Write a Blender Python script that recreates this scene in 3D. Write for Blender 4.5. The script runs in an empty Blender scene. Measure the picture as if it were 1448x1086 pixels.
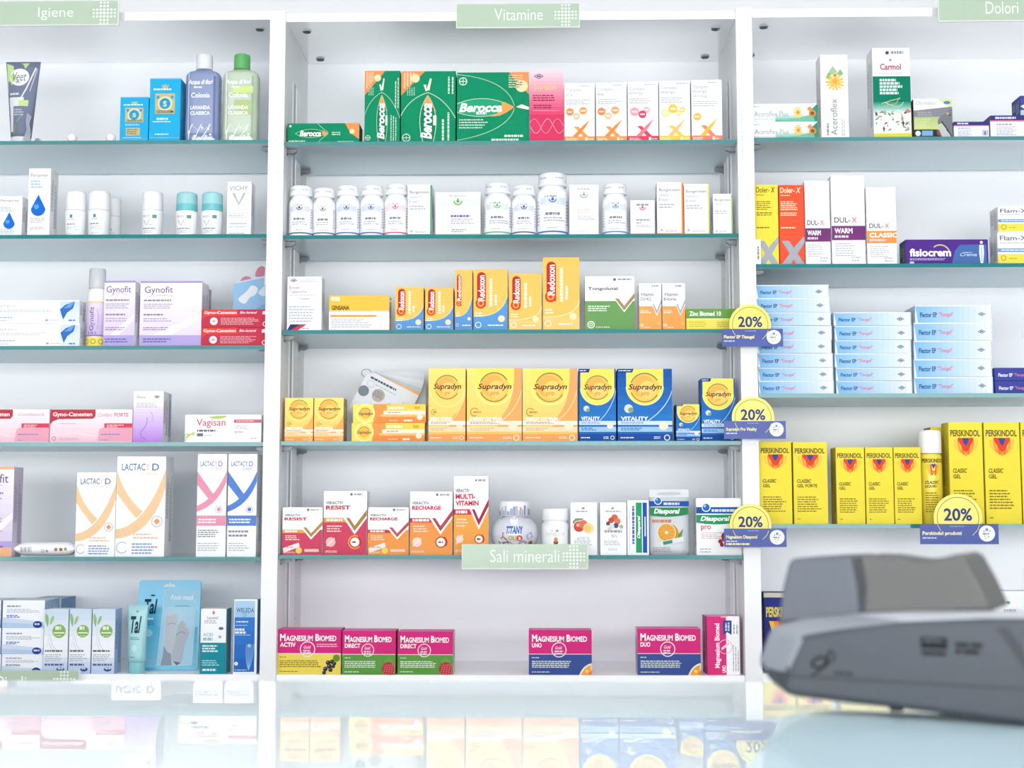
import bpy, bmesh, math, random
from mathutils import Vector, Matrix

# ------------------------------------------------------------------ camera
FPX = 1971.0                       # focal length in pixels of the 1448 x 1086 frame
PITCH = math.radians(5.25)
YAW = math.radians(1.1)            # turned slightly to the left
DIST = 2.7375                      # camera to the front of the shelves
ZC = 1.128                         # camera height
CAM = Vector((0.0, -DIST, ZC))
FWD = Vector((-math.sin(YAW) * math.cos(PITCH), math.cos(YAW) * math.cos(PITCH), math.sin(PITCH)))
RGT = Vector((math.cos(YAW), math.sin(YAW), 0.0))
UPV = RGT.cross(FWD)
scene = bpy.context.scene
COL = scene.collection


def ray(px, py):
    return FWD + RGT * ((px - 724.0) / FPX) + UPV * ((543.0 - py) / FPX)


def hit(px, py, Y=0.0):
    d = ray(px, py)
    return CAM + d * ((Y - CAM.y) / d.y)


def hitz(px, py, Z):
    d = ray(px, py)
    return CAM + d * ((Z - CAM.z) / d.z)


# ------------------------------------------------------------------ materials
MATS = {}
ALB = 0.85


def lin(hx, k=1.0):
    hx = hx.lstrip('#')
    if len(hx) == 3:
        hx = ''.join(c * 2 for c in hx)
    out = []
    for i in (0, 2, 4):
        c = int(hx[i:i + 2], 16) / 255.0
        c = c / 12.92 if c <= 0.04045 else ((c + 0.055) / 1.055) ** 2.4
        out.append(c * k)
    return (out[0], out[1], out[2], 1.0)


def mat(hx, rough=0.55, spec=0.08, metal=0.0, k=ALB, noise=0.0, name=None, coat=0.0):
    key = (hx, rough, spec, metal, k, noise, coat)
    if key in MATS:
        return MATS[key]
    m = bpy.data.materials.new(name or 'card ' + hx)
    m.use_nodes = True
    nt = m.node_tree
    b = nt.nodes['Principled BSDF']
    if k == ALB and min(lin(hx)[:3]) > .86:
        k = .9
    c = lin(hx, k)
    b.inputs['Base Color'].default_value = c
    b.inputs['Roughness'].default_value = rough
    b.inputs['Specular IOR Level'].default_value = spec
    b.inputs['Metallic'].default_value = metal
    b.inputs['Coat Weight'].default_value = coat
    if noise:
        t = nt.nodes.new('ShaderNodeTexNoise')
        t.inputs['Scale'].default_value = 60
        tc = nt.nodes.new('ShaderNodeTexCoord')
        mx = nt.nodes.new('ShaderNodeMix')
        mx.data_type = 'RGBA'
        mx.inputs[6].default_value = c
        mx.inputs[7].default_value = tuple(x * (1 - noise) for x in c[:3]) + (1,)
        nt.links.new(tc.outputs['Object'], t.inputs['Vector'])
        nt.links.new(t.outputs['Fac'], mx.inputs[0])
        nt.links.new(mx.outputs[2], b.inputs['Base Color'])
    MATS[key] = m
    return m


def glassy(name, tint, body, op, rough=0.05, ior=1.45, gcol='#ffffff'):
    """clear or satin glass: see-through tint mixed with a satin body under a fresnel gloss"""
    if name in MATS:
        return MATS[name]
    m = bpy.data.materials.new(name)
    m.use_nodes = True
    nt = m.node_tree
    nt.nodes.clear()
    out = nt.nodes.new('ShaderNodeOutputMaterial')
    tr = nt.nodes.new('ShaderNodeBsdfTransparent')
    tr.inputs['Color'].default_value = lin(tint)
    df = nt.nodes.new('ShaderNodeBsdfDiffuse')
    df.inputs['Color'].default_value = lin(body, .99)
    tl = nt.nodes.new('ShaderNodeBsdfTranslucent')
    tl.inputs['Color'].default_value = lin(body, .99)
    m0 = nt.nodes.new('ShaderNodeMixShader')
    m0.inputs[0].default_value = .5
    m1 = nt.nodes.new('ShaderNodeMixShader')
    m1.inputs[0].default_value = op
    gl = nt.nodes.new('ShaderNodeBsdfGlossy')
    gl.inputs['Roughness'].default_value = rough
    gl.inputs['Color'].default_value = lin(gcol)
    fr = nt.nodes.new('ShaderNodeFresnel')
    fr.inputs['IOR'].default_value = ior
    m2 = nt.nodes.new('ShaderNodeMixShader')
    L = nt.links.new
    L(df.outputs[0], m0.inputs[1]); L(tl.outputs[0], m0.inputs[2])
    L(tr.outputs[0], m1.inputs[1]); L(m0.outputs[0], m1.inputs[2])
    L(fr.outputs[0], m2.inputs[0]); L(m1.outputs[0], m2.inputs[1]); L(gl.outputs[0], m2.inputs[2])
    L(m2.outputs[0], out.inputs[0])
    MATS[name] = m
    return m


def M_(c):
    return c if isinstance(c, bpy.types.Material) else mat(c)


# ------------------------------------------------------------------ mesh builder
class MB:
    def __init__(s):
        s.v, s.f, s.m, s.sm, s.mats = [], [], [], [], []

    def mi(s, c):
        m = M_(c)
        if m not in s.mats:
            s.mats.append(m)
        return s.mats.index(m)

    def add(s, vs, fs, c, smooth=False):
        o = len(s.v)
        k = s.mi(c)
        s.v += [tuple(v) for v in vs]
        for f in fs:
            s.f.append([i + o for i in f]); s.m.append(k); s.sm.append(smooth)

    def add_bm(s, bm, cfun, smooth=False):
        bm.verts.index_update()
        o = len(s.v)
        s.v += [tuple(v.co) for v in bm.verts]
        for f in bm.faces:
            s.f.append([v.index + o for v in f.verts]); s.m.append(s.mi(cfun(f) if callable(cfun) else cfun)); s.sm.append(smooth)
        bm.free()

    def box(s, x0, x1, y0, y1, z0, z1, c, bev=0.0, side=None, top=None):
        bm = bmesh.new()
        bmesh.ops.create_cube(bm, size=1.0)
        for v in bm.verts:
            v.co = Vector(((x0 + x1) / 2 + v.co.x * (x1 - x0), (y0 + y1) / 2 + v.co.y * (y1 - y0), (z0 + z1) / 2 + v.co.z * (z1 - z0)))
        if bev:
            bmesh.ops.bevel(bm, geom=bm.edges[:], offset=bev, segments=2, affect='EDGES')
        bm.normal_update()

        def cf(f):
            n = f.normal
            if side and abs(n.x) > .8:
                return side
            if top and abs(n.z) > .8:
                return top
            return c
        s.add_bm(bm, cf)

    def lathe(s, prof, c, n=40, cx=0, cy=0, ex=2.0, ys=1.0, smooth=True, cap=True):
        """prof: (r, z) list bottom to top; ex superellipse exponent; ys depth scale"""
        vs, fs = [], []
        for r, z in prof:
            for i in range(n):
                a = 2 * math.pi * i / n
                ca, sa = math.cos(a), math.sin(a)
                x = math.copysign(abs(ca) ** (2 / ex), ca) * r
                y = math.copysign(abs(sa) ** (2 / ex), sa) * r * ys
                vs.append((cx + x, cy + y, z))
        for k in range(len(prof) - 1):
            for i in range(n):
                j = (i + 1) % n
                fs.append([k * n + i, k * n + j, (k + 1) * n + j, (k + 1) * n + i])
        s.add(vs, fs, c, smooth)
        if cap:
            s.add(vs[:n], [list(range(n))[::-1]], c)
            s.add(vs[-n:], [list(range(n))], c)

    def tube(s, pts, r, c, n=8):
        vs, fs = [], []
        pts = [Vector(p) for p in pts]
        for i, p in enumerate(pts):
            t = (pts[min(i + 1, len(pts) - 1)] - pts[max(i - 1, 0)]).normalized()
            ref = Vector((0, 1, 0)) if abs(t.y) < .9 else Vector((1, 0, 0))
            a = t.cross(ref).normalized(); b = t.cross(a)
            for k in range(n):
                an = 2 * math.pi * k / n
                vs.append(p + a * math.cos(an) * r + b * math.sin(an) * r)
        for i in range(len(pts) - 1):
            for k in range(n):
                j = (k + 1) % n
                fs.append([i * n + k, i * n + j, (i + 1) * n + j, (i + 1) * n + k])
        fs.append(list(range(n))[::-1]); fs.append([(len(pts) - 1) * n + k for k in range(n)])
        s.add(vs, fs, c, True)

    def prism(s, pts, y0, y1, c, edge=None):
        """pts (x, z) polygon, extruded between y0 and y1"""
        n = len(pts)
        vs = [(x, y0, z) for x, z in pts] + [(x, y1, z) for x, z in pts]
        s.add(vs, [list(range(n)), [n + i for i in range(n)][::-1]], c)
        s.add(vs, [[i, i + n, (i + 1) % n + n, (i + 1) % n] for i in range(n)], edge or c)

    def build(s, name, parent=None, loc=(0, 0, 0), rz=0.0, rx=0.0):
        me = bpy.data.meshes.new(name)
        me.from_pydata(s.v, [], s.f)
        for m in s.mats:
            me.materials.append(m)
        me.polygons.foreach_set('material_index', s.m)
        me.polygons.foreach_set('use_smooth', s.sm)
        me.update()
        o = bpy.data.objects.new(name, me)
        COL.objects.link(o)
        o.location = loc
        o.rotation_euler = (rx, 0, rz)
        if parent:
            o.parent = parent
        return o


def tag(o, label, cat, group=None):
    o['label'] = label
    o['category'] = cat
    if group:
        o['group'] = group
    return o


def empty(name, loc, rz=0.0):
    o = bpy.data.objects.new(name, None)
    o.empty_display_size = .02
    COL.objects.link(o)
    o.location = loc
    o.rotation_euler = (0, 0, rz)
    return o


def structure(mb, name):
    o = mb.build(name)
    o['kind'] = 'structure'
    return o


# ------------------------------------------------------------------ lettering
TXT = {}


def text_mesh(s, bold, ital):
    key = (s, bold, ital)
    if key in TXT:
        return TXT[key]
    cu = bpy.data.curves.new('t', 'FONT')
    cu.body = s
    cu.resolution_u = 3
    cu.offset = .022 * bold
    cu.shear = .25 if ital else 0
    ob = bpy.data.objects.new('t', cu)
    me = bpy.data.meshes.new_from_object(ob)
    vs = [(v.co.x, v.co.y) for v in me.vertices]
    fs = [list(p.vertices) for p in me.polygons]
    bpy.data.objects.remove(ob); bpy.data.meshes.remove(me); bpy.data.curves.remove(cu)
    x0, x1 = min(v[0] for v in vs), max(v[0] for v in vs)
    y0, y1 = min(v[1] for v in vs), max(v[1] for v in vs)
    vs = [((x - x0) / (x1 - x0), 1 - (y - y0) / (y1 - y0)) for x, y in vs]
    TXT[key] = (vs, fs)
    return TXT[key]


class Art:
    """print on a surface: u runs left to right, v from the top down, both 0..1"""

    def __init__(a, mb, place, w, h, sub=1, seed=1):
        a.mb, a.pl, a.w, a.h, a.sub, a.k = mb, place, w, h, sub, 0
        a.rnd = random.Random(seed)

    def _put(a, pts, faces, c, k=None):
        a.mb.add([a.pl(u, v, a.k if k is None else k) for u, v in pts], faces, c)

    def r(a, u0, v0, u1, v1, c, up=True, same=False):
        a.k += up
        kk = a.k if (up or same) else a.k + 1
        n = a.sub if (u1 - u0) > .1 else 1
        m = 1 if a.sub == 1 else max(1, int((v1 - v0) * 10))
        pts = [(u0 + (u1 - u0) * i / n, v0 + (v1 - v0) * j / m) for j in range(m + 1) for i in range(n + 1)]
        a._put(pts, [[j * (n + 1) + i, (j + 1) * (n + 1) + i, (j + 1) * (n + 1) + i + 1, j * (n + 1) + i + 1] for j in range(m) for i in range(n)], c, kk)

    def p(a, pts, c, up=True):
        a.k += up
        # orient so the print faces outwards
        ar = sum(pts[i][0] * pts[(i + 1) % len(pts)][1] - pts[(i + 1) % len(pts)][0] * pts[i][1] for i in range(len(pts)))
        if ar > 0:
            pts = pts[::-1]
        a._put(pts, [list(range(len(pts)))], c)

    def c(a, u, v, r, c, n=24, sq=1.0):
        a.k += 1
        q = a.w / a.h * sq
        pts = [(u, v)] + [(u + r * math.cos(t), v - r * q * math.sin(t)) for t in (2 * math.pi * i / n for i in range(n))]
        a._put(pts, [[0, i + 1, (i + 1) % n + 1] for i in range(n)], c)

    def ring(a, u, v, r0, r1, c, a0=0, a1=360, n=32, sq=1.0):
        a.k += 1
        q = a.w / a.h * sq
        pts, fs = [], []
        for i in range(n + 1):
            t = math.radians(a0 + (a1 - a0) * i / n)
            pts += [(u + r0 * math.cos(t), v - r0 * q * math.sin(t)), (u + r1 * math.cos(t), v - r1 * q * math.sin(t))]
        for i in range(n):
            fs.append([2 * i, 2 * i + 1, 2 * i + 3, 2 * i + 2])
        a._put(pts, fs, c)

    def t(a, s, u, v, w, h, c, b=0, i=0, rot=0):
        vs, fs = text_mesh(s, b, i)
        if rot:      # reads upwards
            pts = [(u + y * w, v + (1 - x) * h) for x, y in vs]
        else:
            pts = [(u + x * w, v + y * h) for x, y in vs]
        a._put(pts, fs, c, a.k + 1)

    def l(a, u, v, w, h, n, c, rot=0, fill=.5, full=.7):
        """fine print too small to read: n lines of word-long dashes"""
        L = h if rot else w
        pitch = (w if rot else h) / n
        wd = (a.h if rot else a.w) * L
        for j in range(n):
            x = 0.0
            end = L * (full + (1 - full) * a.rnd.random())
            while x < end:
                ln = min(end - x, L * (.0025 + .006 * a.rnd.random()) / max(wd, .004))
                p0 = pitch * (j + (1 - fill) / 2); p1 = p0 + pitch * fill
                if rot:
                    q = [(u + p0, v + h - x), (u + p0, v + h - x - ln), (u + p1, v + h - x - ln), (u + p1, v + h - x)]
                else:
                    q = [(u + x, v + p0), (u + x, v + p1), (u + x + ln, v + p1), (u + x + ln, v + p0)]
                a._put(q, [[0, 1, 2, 3]], c, a.k + 1)
                x += ln + L * .0012 / max(wd, .004)

    def s(a, pts, wd, c):
        """stroke along points, wd as a share of the width"""
        a.k += 1
        q = a.w / a.h
        P = [Vector((u, v / q)) for u, v in pts]
        out = []
        for i, p in enumerate(P):
            t = (P[min(i + 1, len(P) - 1)] - P[max(i - 1, 0)]).normalized()
            nrm = Vector((-t.y, t.x)) * wd / 2
            out += [((p + nrm).x, (p + nrm).y * q), ((p - nrm).x, (p - nrm).y * q)]
        a._put(out, [[2 * i, 2 * i + 2, 2 * i + 3, 2 * i + 1] for i in range(len(P) - 1)], c)

    def grad(a, u0, v0, u1, v1, c0, c1, n=10, horiz=False):
        A, B = [int(c0[i:i + 2], 16) for i in (1, 3, 5)], [int(c1[i:i + 2], 16) for i in (1, 3, 5)]
        a.k += 1
        for i in range(n):
            f = (i + .5) / n
            c = '#%02x%02x%02x' % tuple(int(A[j] + (B[j] - A[j]) * f) for j in range(3))
            if horiz:
                a.r(u0 + (u1 - u0) * i / n, v0, u0 + (u1 - u0) * (i + 1) / n, v1, c, up=False, same=True)
            else:
                a.r(u0, v0 + (v1 - v0) * i / n, u1, v0 + (v1 - v0) * (i + 1) / n, c, up=False, same=True)


def curve(p0, p1, p2, n=14):
    return [((1 - t) ** 2 * p0[0] + 2 * t * (1 - t) * p1[0] + t * t * p2[0], (1 - t) ** 2 * p0[1] + 2 * t * (1 - t) * p1[1] + t * t * p2[1]) for t in (i / n for i in range(n + 1))]


def smooth(P, n=5):
    """closed rounded outline through the points"""
    out = []
    m = len(P)
    for i in range(m):
        a, b, c, d = P[i - 1], P[i], P[(i + 1) % m], P[(i + 2) % m]
        for k in range(n):
            t = k / n
            out.append(tuple(.5 * (2 * b[j] + (c[j] - a[j]) * t + (2 * a[j] - 5 * b[j] + 4 * c[j] - d[j]) * t * t + (3 * b[j] - a[j] - 3 * c[j] + d[j]) * t ** 3) for j in (0, 1)))
    return out


# ------------------------------------------------------------------ shelf heights
TH = .0078
SHELF = {}
for bay, px, ys in (('L', 190, (198.5, 331.5, 488.8, 625.3, 787.5, 953.5)),
                    ('C', 724, (199.0, 331.5, 466.0, 623.8, 785.0, 955.0)),
                    ('R', 1256, (193.5, 372.8, 556.3, 741.0, 953.0))):
    for i, y in enumerate(ys):
        SHELF[bay + str(i + 1)] = hit(px, y, 0.0).z
FINE = '#a9adb8'
VPX = hit(762, 724, 0).x


def front_art(mb, w, d, h, sub=1, seed=1):
    return Art(mb, lambda u, v, k: ((u - .5) * w, -d / 2 - .00008 - k * .00003, h * (1 - v)), w, h, sub, seed)


def carton(name, label, cat, px, shelf, depth, art=None, base='#f8f8fa', group=None, back=.012, rot=0.0, side=None, top=None, zb=None, sideart=True, fine=FINE):
    """one printed cardboard box; px = left, right and top of its front as measured, shelf or zb what it stands on"""
    x0, x1, yt = px
    zb = SHELF[shelf] if zb is None else zb
    xm = (x0 + x1) / 2
    zt = hit(xm, yt, back).z
    ym = yt + 30
    X0, X1 = hit(x0, ym, back).x, hit(x1, ym, back).x
    w, h = X1 - X0 - .0006, zt - zb - .0003
    mb = MB()
    mb.box(-w / 2, w / 2, -depth / 2, depth / 2, 0.0, h, base, bev=.0005, side=side, top=top)
    sd = int(abs(x0 * 7 + yt * 3)) + 1
    if art:
        art(front_art(mb, w, depth, h, seed=sd))
    xc = (X0 + X1) / 2
    if sideart and depth > .03:
        sg = 1 if xc < VPX else -1
        sa = Art(mb, lambda u, v, k: (sg * (w / 2 + .0001 + k * .00003), (u - .5) * depth * sg, h * (1 - v)), depth, h, 1, sd)
        sa.l(.12, .12, .3, .5, 4, fine, rot=1)
        sa.l(.5, .1, .35, .75, 5, fine, rot=1)
    # the closing flap's edge along the lid
    mb.box(-w / 2 + .002, w / 2 - .002, -depth / 2 + .0015, -depth / 2 + .0021, h - .0001, h + .0003, top or base)
    c, s = math.cos(rot), math.sin(rot)
    # keep the middle of the front face where it was measured
    o = mb.build(name, None, (xc - s * depth / 2, back + c * depth / 2, zb + .0001), rot)
    tag(o, label, cat, group)
    o['top'] = zb + h + .0006
    return o


def wrap(mb, rfun, h, span=80, ys=1.0):
    sp = math.radians(span)
    rr = rfun(h * .5)

    def pl(u, v, k):
        z = h * (1 - v)
        an = (u - .5) * 2 * sp
        r = rfun(z) + .0002 + k * .00004
        return (r * math.sin(an), -r * math.cos(an) * ys, z)
    return Art(mb, pl, rr * 2 * sp, h, 14)
# ------------------------------------------------------------------ printed designs
W_ = '#fdfdfd'
GRN, ORG = '#0d8a62', '#f3975c'


def diamond_logo(a, u, v, s, c, inner='#f8f8fa'):
    q = a.w / a.h
    a.p([(u - s, v), (u, v - s * .55 * q), (u + s, v), (u, v + s * .55 * q)], c)
    a.p([(u - s * .72, v), (u, v - s * .36 * q), (u + s * .72, v), (u, v + s * .36 * q)], inner)
    a.r(u - s * .4, v - s * .14 * q, u + s * .4, v + s * .14 * q, c)


def berocca_up(wide):
    def f(a):
        a.p([(0, 0), (.58 if not wide else .44, 0), (0, .34)], ORG)
        for i in range(4):
            a.r(.05 + i * .055, .02, .075 + i * .055, .24 - i * .03, '#fbd9b4', up=False)
        a.k += 1
        a.c(.36 if not wide else .26, .1, .1 if not wide else .08, '#f9e3b2')
        a.l(.1, .2, .16, .14, 4, '#9fd0b4', rot=1)
        cx = .49
        a.s(curve((.0, .62), (.15, .38), (cx, .3)), .012, '#cfe3c0')
        a.s(curve((1., .66), (.8, .38), (cx, .3)), .012, '#cfe3c0')
        a.p([(cx - .03, .27), (cx + .03, .27), (cx + .07, .11), (cx + .04, .1)], '#eef2dc')
        a.p([(cx - .04, .28), (cx - .02, .28), (cx - .03, .19), (cx - .08, .19)], '#eef2dc')
        L = curve((cx, .34), (cx - .24, .6), (cx - .08, 1.0))
        Rr = curve((cx, .34), (cx + .24, .6), (cx + .1, 1.0))
        a.p(L + Rr[::-1], '#127f5c')
        a.s(L, .012, '#cfe3c0'); a.s(Rr, .012, '#cfe3c0')
        a.p([(cx, .335), (cx + .16, .57), (cx + .06, .48), (cx - .09, .46)], '#f5a65b')
        a.t('Berocca', cx - .13, .45, .21, .5, W_, b=1.6, i=1, rot=1)
        a.r(cx + .1, .62, cx + .16, .76, '#e8efe0')
        a.l(.72, .55, .2, .42, 3 if not wide else 2, '#d8ecd9', rot=1, fill=.35)
        a.l(.84, .02, .14, .5 if not wide else .3, 2, '#d8ecd9', rot=1, fill=.4)
        a.ring(.1, .93, .06, .075, '#d8ecd9')
        a.r(.04, .926, .16, .934, '#d8ecd9'); a.r(.095, .9, .105, .96, '#d8ecd9')
    return f


def berocca_wide(a):
    a.p([(.72, 0), (1, 0), (1, .32)], ORG)
    a.l(.72, .03, .2, .2, 6, '#f6d9b4', fill=.4)
    a.c(.9, .2, .085, '#f9e3b2')
    a.s(curve((0, .03), (.7, .1), (.8, .48)), .008, '#bfdcbb')
    a.s(curve((0, .97), (.7, .85), (.8, .52)), .008, '#bfdcbb')
    L = curve((0, .45), (.4, .28), (.79, .5)); Rr = curve((0, .57), (.4, .72), (.79, .5))
    a.p(L + Rr[::-1], '#2aa478')
    a.s(L, .008, '#cfe3c0'); a.s(Rr, .008, '#cfe3c0')
    a.p([(.66, .425), (.8, .5), (.7, .57), (.6, .62), (.46, .635), (.55, .6), (.63, .52), (.62, .44)], '#f5a65b')
    a.t('Berocca', .03, .44, .6, .13, W_, b=1.8, i=1)
    a.t('BOOST', .27, .56, .15, .045, W_, b=2)
    a.p([(.82, .5), (.9, .46), (1, .5), (1, .54), (.9, .52)], '#f4f3dd')
    a.l(.03, .66, .42, .15, 4, '#d3e8d6', fill=.42)
    a.l(.66, .88, .34, .06, 1, '#e8f3e6', fill=.5); a.l(.48, .94, .5, .045, 1, '#e8f3e6', fill=.6)
    a.ring(.085, .13, .045, .058, '#d8ecd9'); a.r(.04, .124, .13, .136, '#d8ecd9'); a.r(.08, .08, .09, .18, '#d8ecd9')


def berocca_low(a):
    a.p([(.8, 0), (1, 0), (1, .8), (.88, .5)], ORG)
    a.c(.9, .42, .035, '#f9e3b2')
    L = curve((.11, .52), (.32, .1), (.56, .5)); Rr = curve((.11, .52), (.32, .92), (.56, .5))
    a.p(L + Rr[::-1], '#17795a'); a.s(L, .005, '#cfe3c0'); a.s(Rr, .005, '#cfe3c0')
    a.p([(.57, .5), (.49, .36), (.48, .5), (.51, .66)], '#f5a65b')
    a.t('Berocca', .17, .36, .3, .3, W_, b=1.6, i=1)
    a.s(curve((.42, .02), (.5, .3), (.57, .47)), .005, '#cfe3c0'); a.s(curve((.42, .98), (.5, .7), (.57, .53)), .005, '#cfe3c0')
    a.l(.62, .42, .15, .2, 2, '#d3e8d6'); a.l(.02, .83, .24, .12, 1, '#d3e8d6'); a.l(.7, .88, .26, .1, 1, '#e8f3e6')
    a.c(.04, .14, .018, '#d8ecd9')


def pink_tonic(a):
    a.grad(0, 0, 1, .62, '#fbe4ea', '#e2476f', 12)
    a.r(0, .62, 1, 1, '#dd3d66')
    diamond_logo(a, .26, .09, .15, '#4a4a7a', '#fbe4ea')
    a.t('Strath', .1, .19, .68, .09, '#e7c59a', b=1)
    a.l(.08, .34, .84, .1, 3, '#a5304e', fill=.5)
    a.l(.1, .48, .6, .06, 2, '#8c2a46')
    a.r(.08, .565, .9, .57, '#f6b8c8')
    a.s([(i / 30, .78 + .1 * math.sin(i / 30 * 9)) for i in range(31)], .018, '#f3a7bb')
    a.s([(i / 30, .78 - .1 * math.sin(i / 30 * 9 + .5)) for i in range(31)], .014, '#f0a0b4')


def complex_box(sub, cols, dark, dots):
    def f(a):
        a.l(.55, .03, .4, .03, 1, '#b4b8c4')
        a.t('Complex', .06, .085, .5, .075, '#a5a9b2')
        for i, s in enumerate(sub):
            a.t(s, .06, .175 + i * .075, .06 + .065 * len(s), .05, '#9fa3ae')
        a.l(.06, .27 + .07 * (len(sub) - 1), .8, .1, 3, '#bcc0ca')
        for (u, v, r, c) in dots:
            a.c(u, v, r, c)
            a.r(u - r * .6, v - .012, u + r * .6, v + .012, '#fdf3ea')
        a.r(0, .905, 1, 1, cols)
        a.p([(.3, .74), (.46, .74), (.8, .91), (.62, .91)], cols)
        a.p([(.26, .91), (.44, .91), (.68, .76), (.85, .62), (.62, .72)], dark)
        a.l(.05, .93, .4, .05, 2, '#fdeedd'); a.r(.68, .925, .76, .975, '#fff3e6'); a.l(.78, .94, .18, .03, 1, '#fdeedd')
    return f


def bur_logo(a, u, v, r, c, sq=1.0):
    a.ring(u, v, r * .72, r, c, 180, 360, 16, sq)
    a.c(u, v + r * .1 * a.w / a.h * sq, r * .38, c, 12, sq)
    a.c(u, v - r * .42 * a.w / a.h * sq, r * .2, c, 10, sq)


def bur_box(edge, lines=3):
    def f(a):
        a.r(.93, .01, 1, .985, edge); a.r(0, .965, 1, 1, edge)
        a.t('Burgerstein', .08, .115, .82, .075, '#878c98', b=.6)
        for i in range(lines - 1):
            a.t(('Vitamin C', 'Eisen')[i % 2], .08, .215 + i * .085, .5 - .12 * i, .055, '#9297a3')
        a.l(.08, .4, .7, .1, 2, '#b3b7c1')
        a.l(.3, .9, .55, .045, 2, '#b3b7c1'); bur_logo(a, .16, .9, .07, '#9297a3')
    return f


def bur_wide(a):
    a.r(.02, .16, .98, .34, '#e7ecef')
    for i in range(24):
        a.r(.04 + i * .039, .17, .044 + i * .039, .33, '#f4f6f8', up=False)
    a.t('Burgerstein', .32, .06, .36, .06, '#878c98')
    bur_logo(a, .5, .2, .1, '#7fb455')
    a.l(.34, .52, .58, .06, 1, '#7d76b0', fill=.9); a.l(.34, .6, .55, .14, 3, '#b3b7c1')
    a.l(.36, .84, .36, .09, 2, '#8d9cc4'); a.r(0, .955, 1, 1, '#b5d070')


def bur_label(c, band):
    def f(a):
        a.r(.0, .02, 1, .98, '#fbfbfd')
        a.r(.2, .16, .8, .32, band)
        a.l(.32, .11, .36, .045, 1, '#8f95a3', fill=.8)
        bur_logo(a, .5, .2, .085, c, .9)
        a.l(.34, .5, .38, .07, 1, '#7d8494', fill=.85); a.l(.3, .6, .5, .12, 2, '#b0b5c0')
        a.l(.36, .84, .3, .04, 1, '#b0b5c0'); a.l(.06, .2, .12, .6, 8, '#c5cad3'); a.l(.84, .2, .12, .6, 8, '#b5bac6')
        a.r(0, .93, 1, .965, c)
    return f


def redoxon(blue, big=False):
    def f(a):
        if blue:
            pts = curve((0, .77), (.85, .8), (1, .42))
            a.p([(0, 1)] + pts + [(1, 1)], '#5f9bd5')
            a.s(pts, .02, '#fbe3b8')
        else:
            a.r(0, .83, 1, 1, '#f9d07c')
            a.s(curve((0, .82), (.95, .83), (1, .58)), .02, '#fdf0cf')
        a.c(.23, .12, .13, '#c3322f'); a.r(.1, .12, .36, .6, '#c3322f')
        a.c(.21, .56 if not big else .54, .155, '#d8442c'); a.ring(.21, .56 if not big else .54, .05, .1, '#f2a05a')
        a.t('Redoxon', .13, .1, .2, .42, W_, b=1, rot=1)
        if a.w > .04:
            a.l(.45, .06, .12, .55, 1, '#fdf3dc', rot=1, fill=.7)
            a.l(.6, .38, .1, .2, 1, '#fdf3dc', rot=1, fill=.7)
        a.c(.82, .81, .1, '#f7e7b8')
        a.ring(.14, .91, .07, .09, '#f4f6f8'); a.l(.06, .7, .25, .08, 2, '#fdf3dc'); a.l(.42, .9, .5, .035, 1, '#f4f6f8')
    return f


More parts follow.
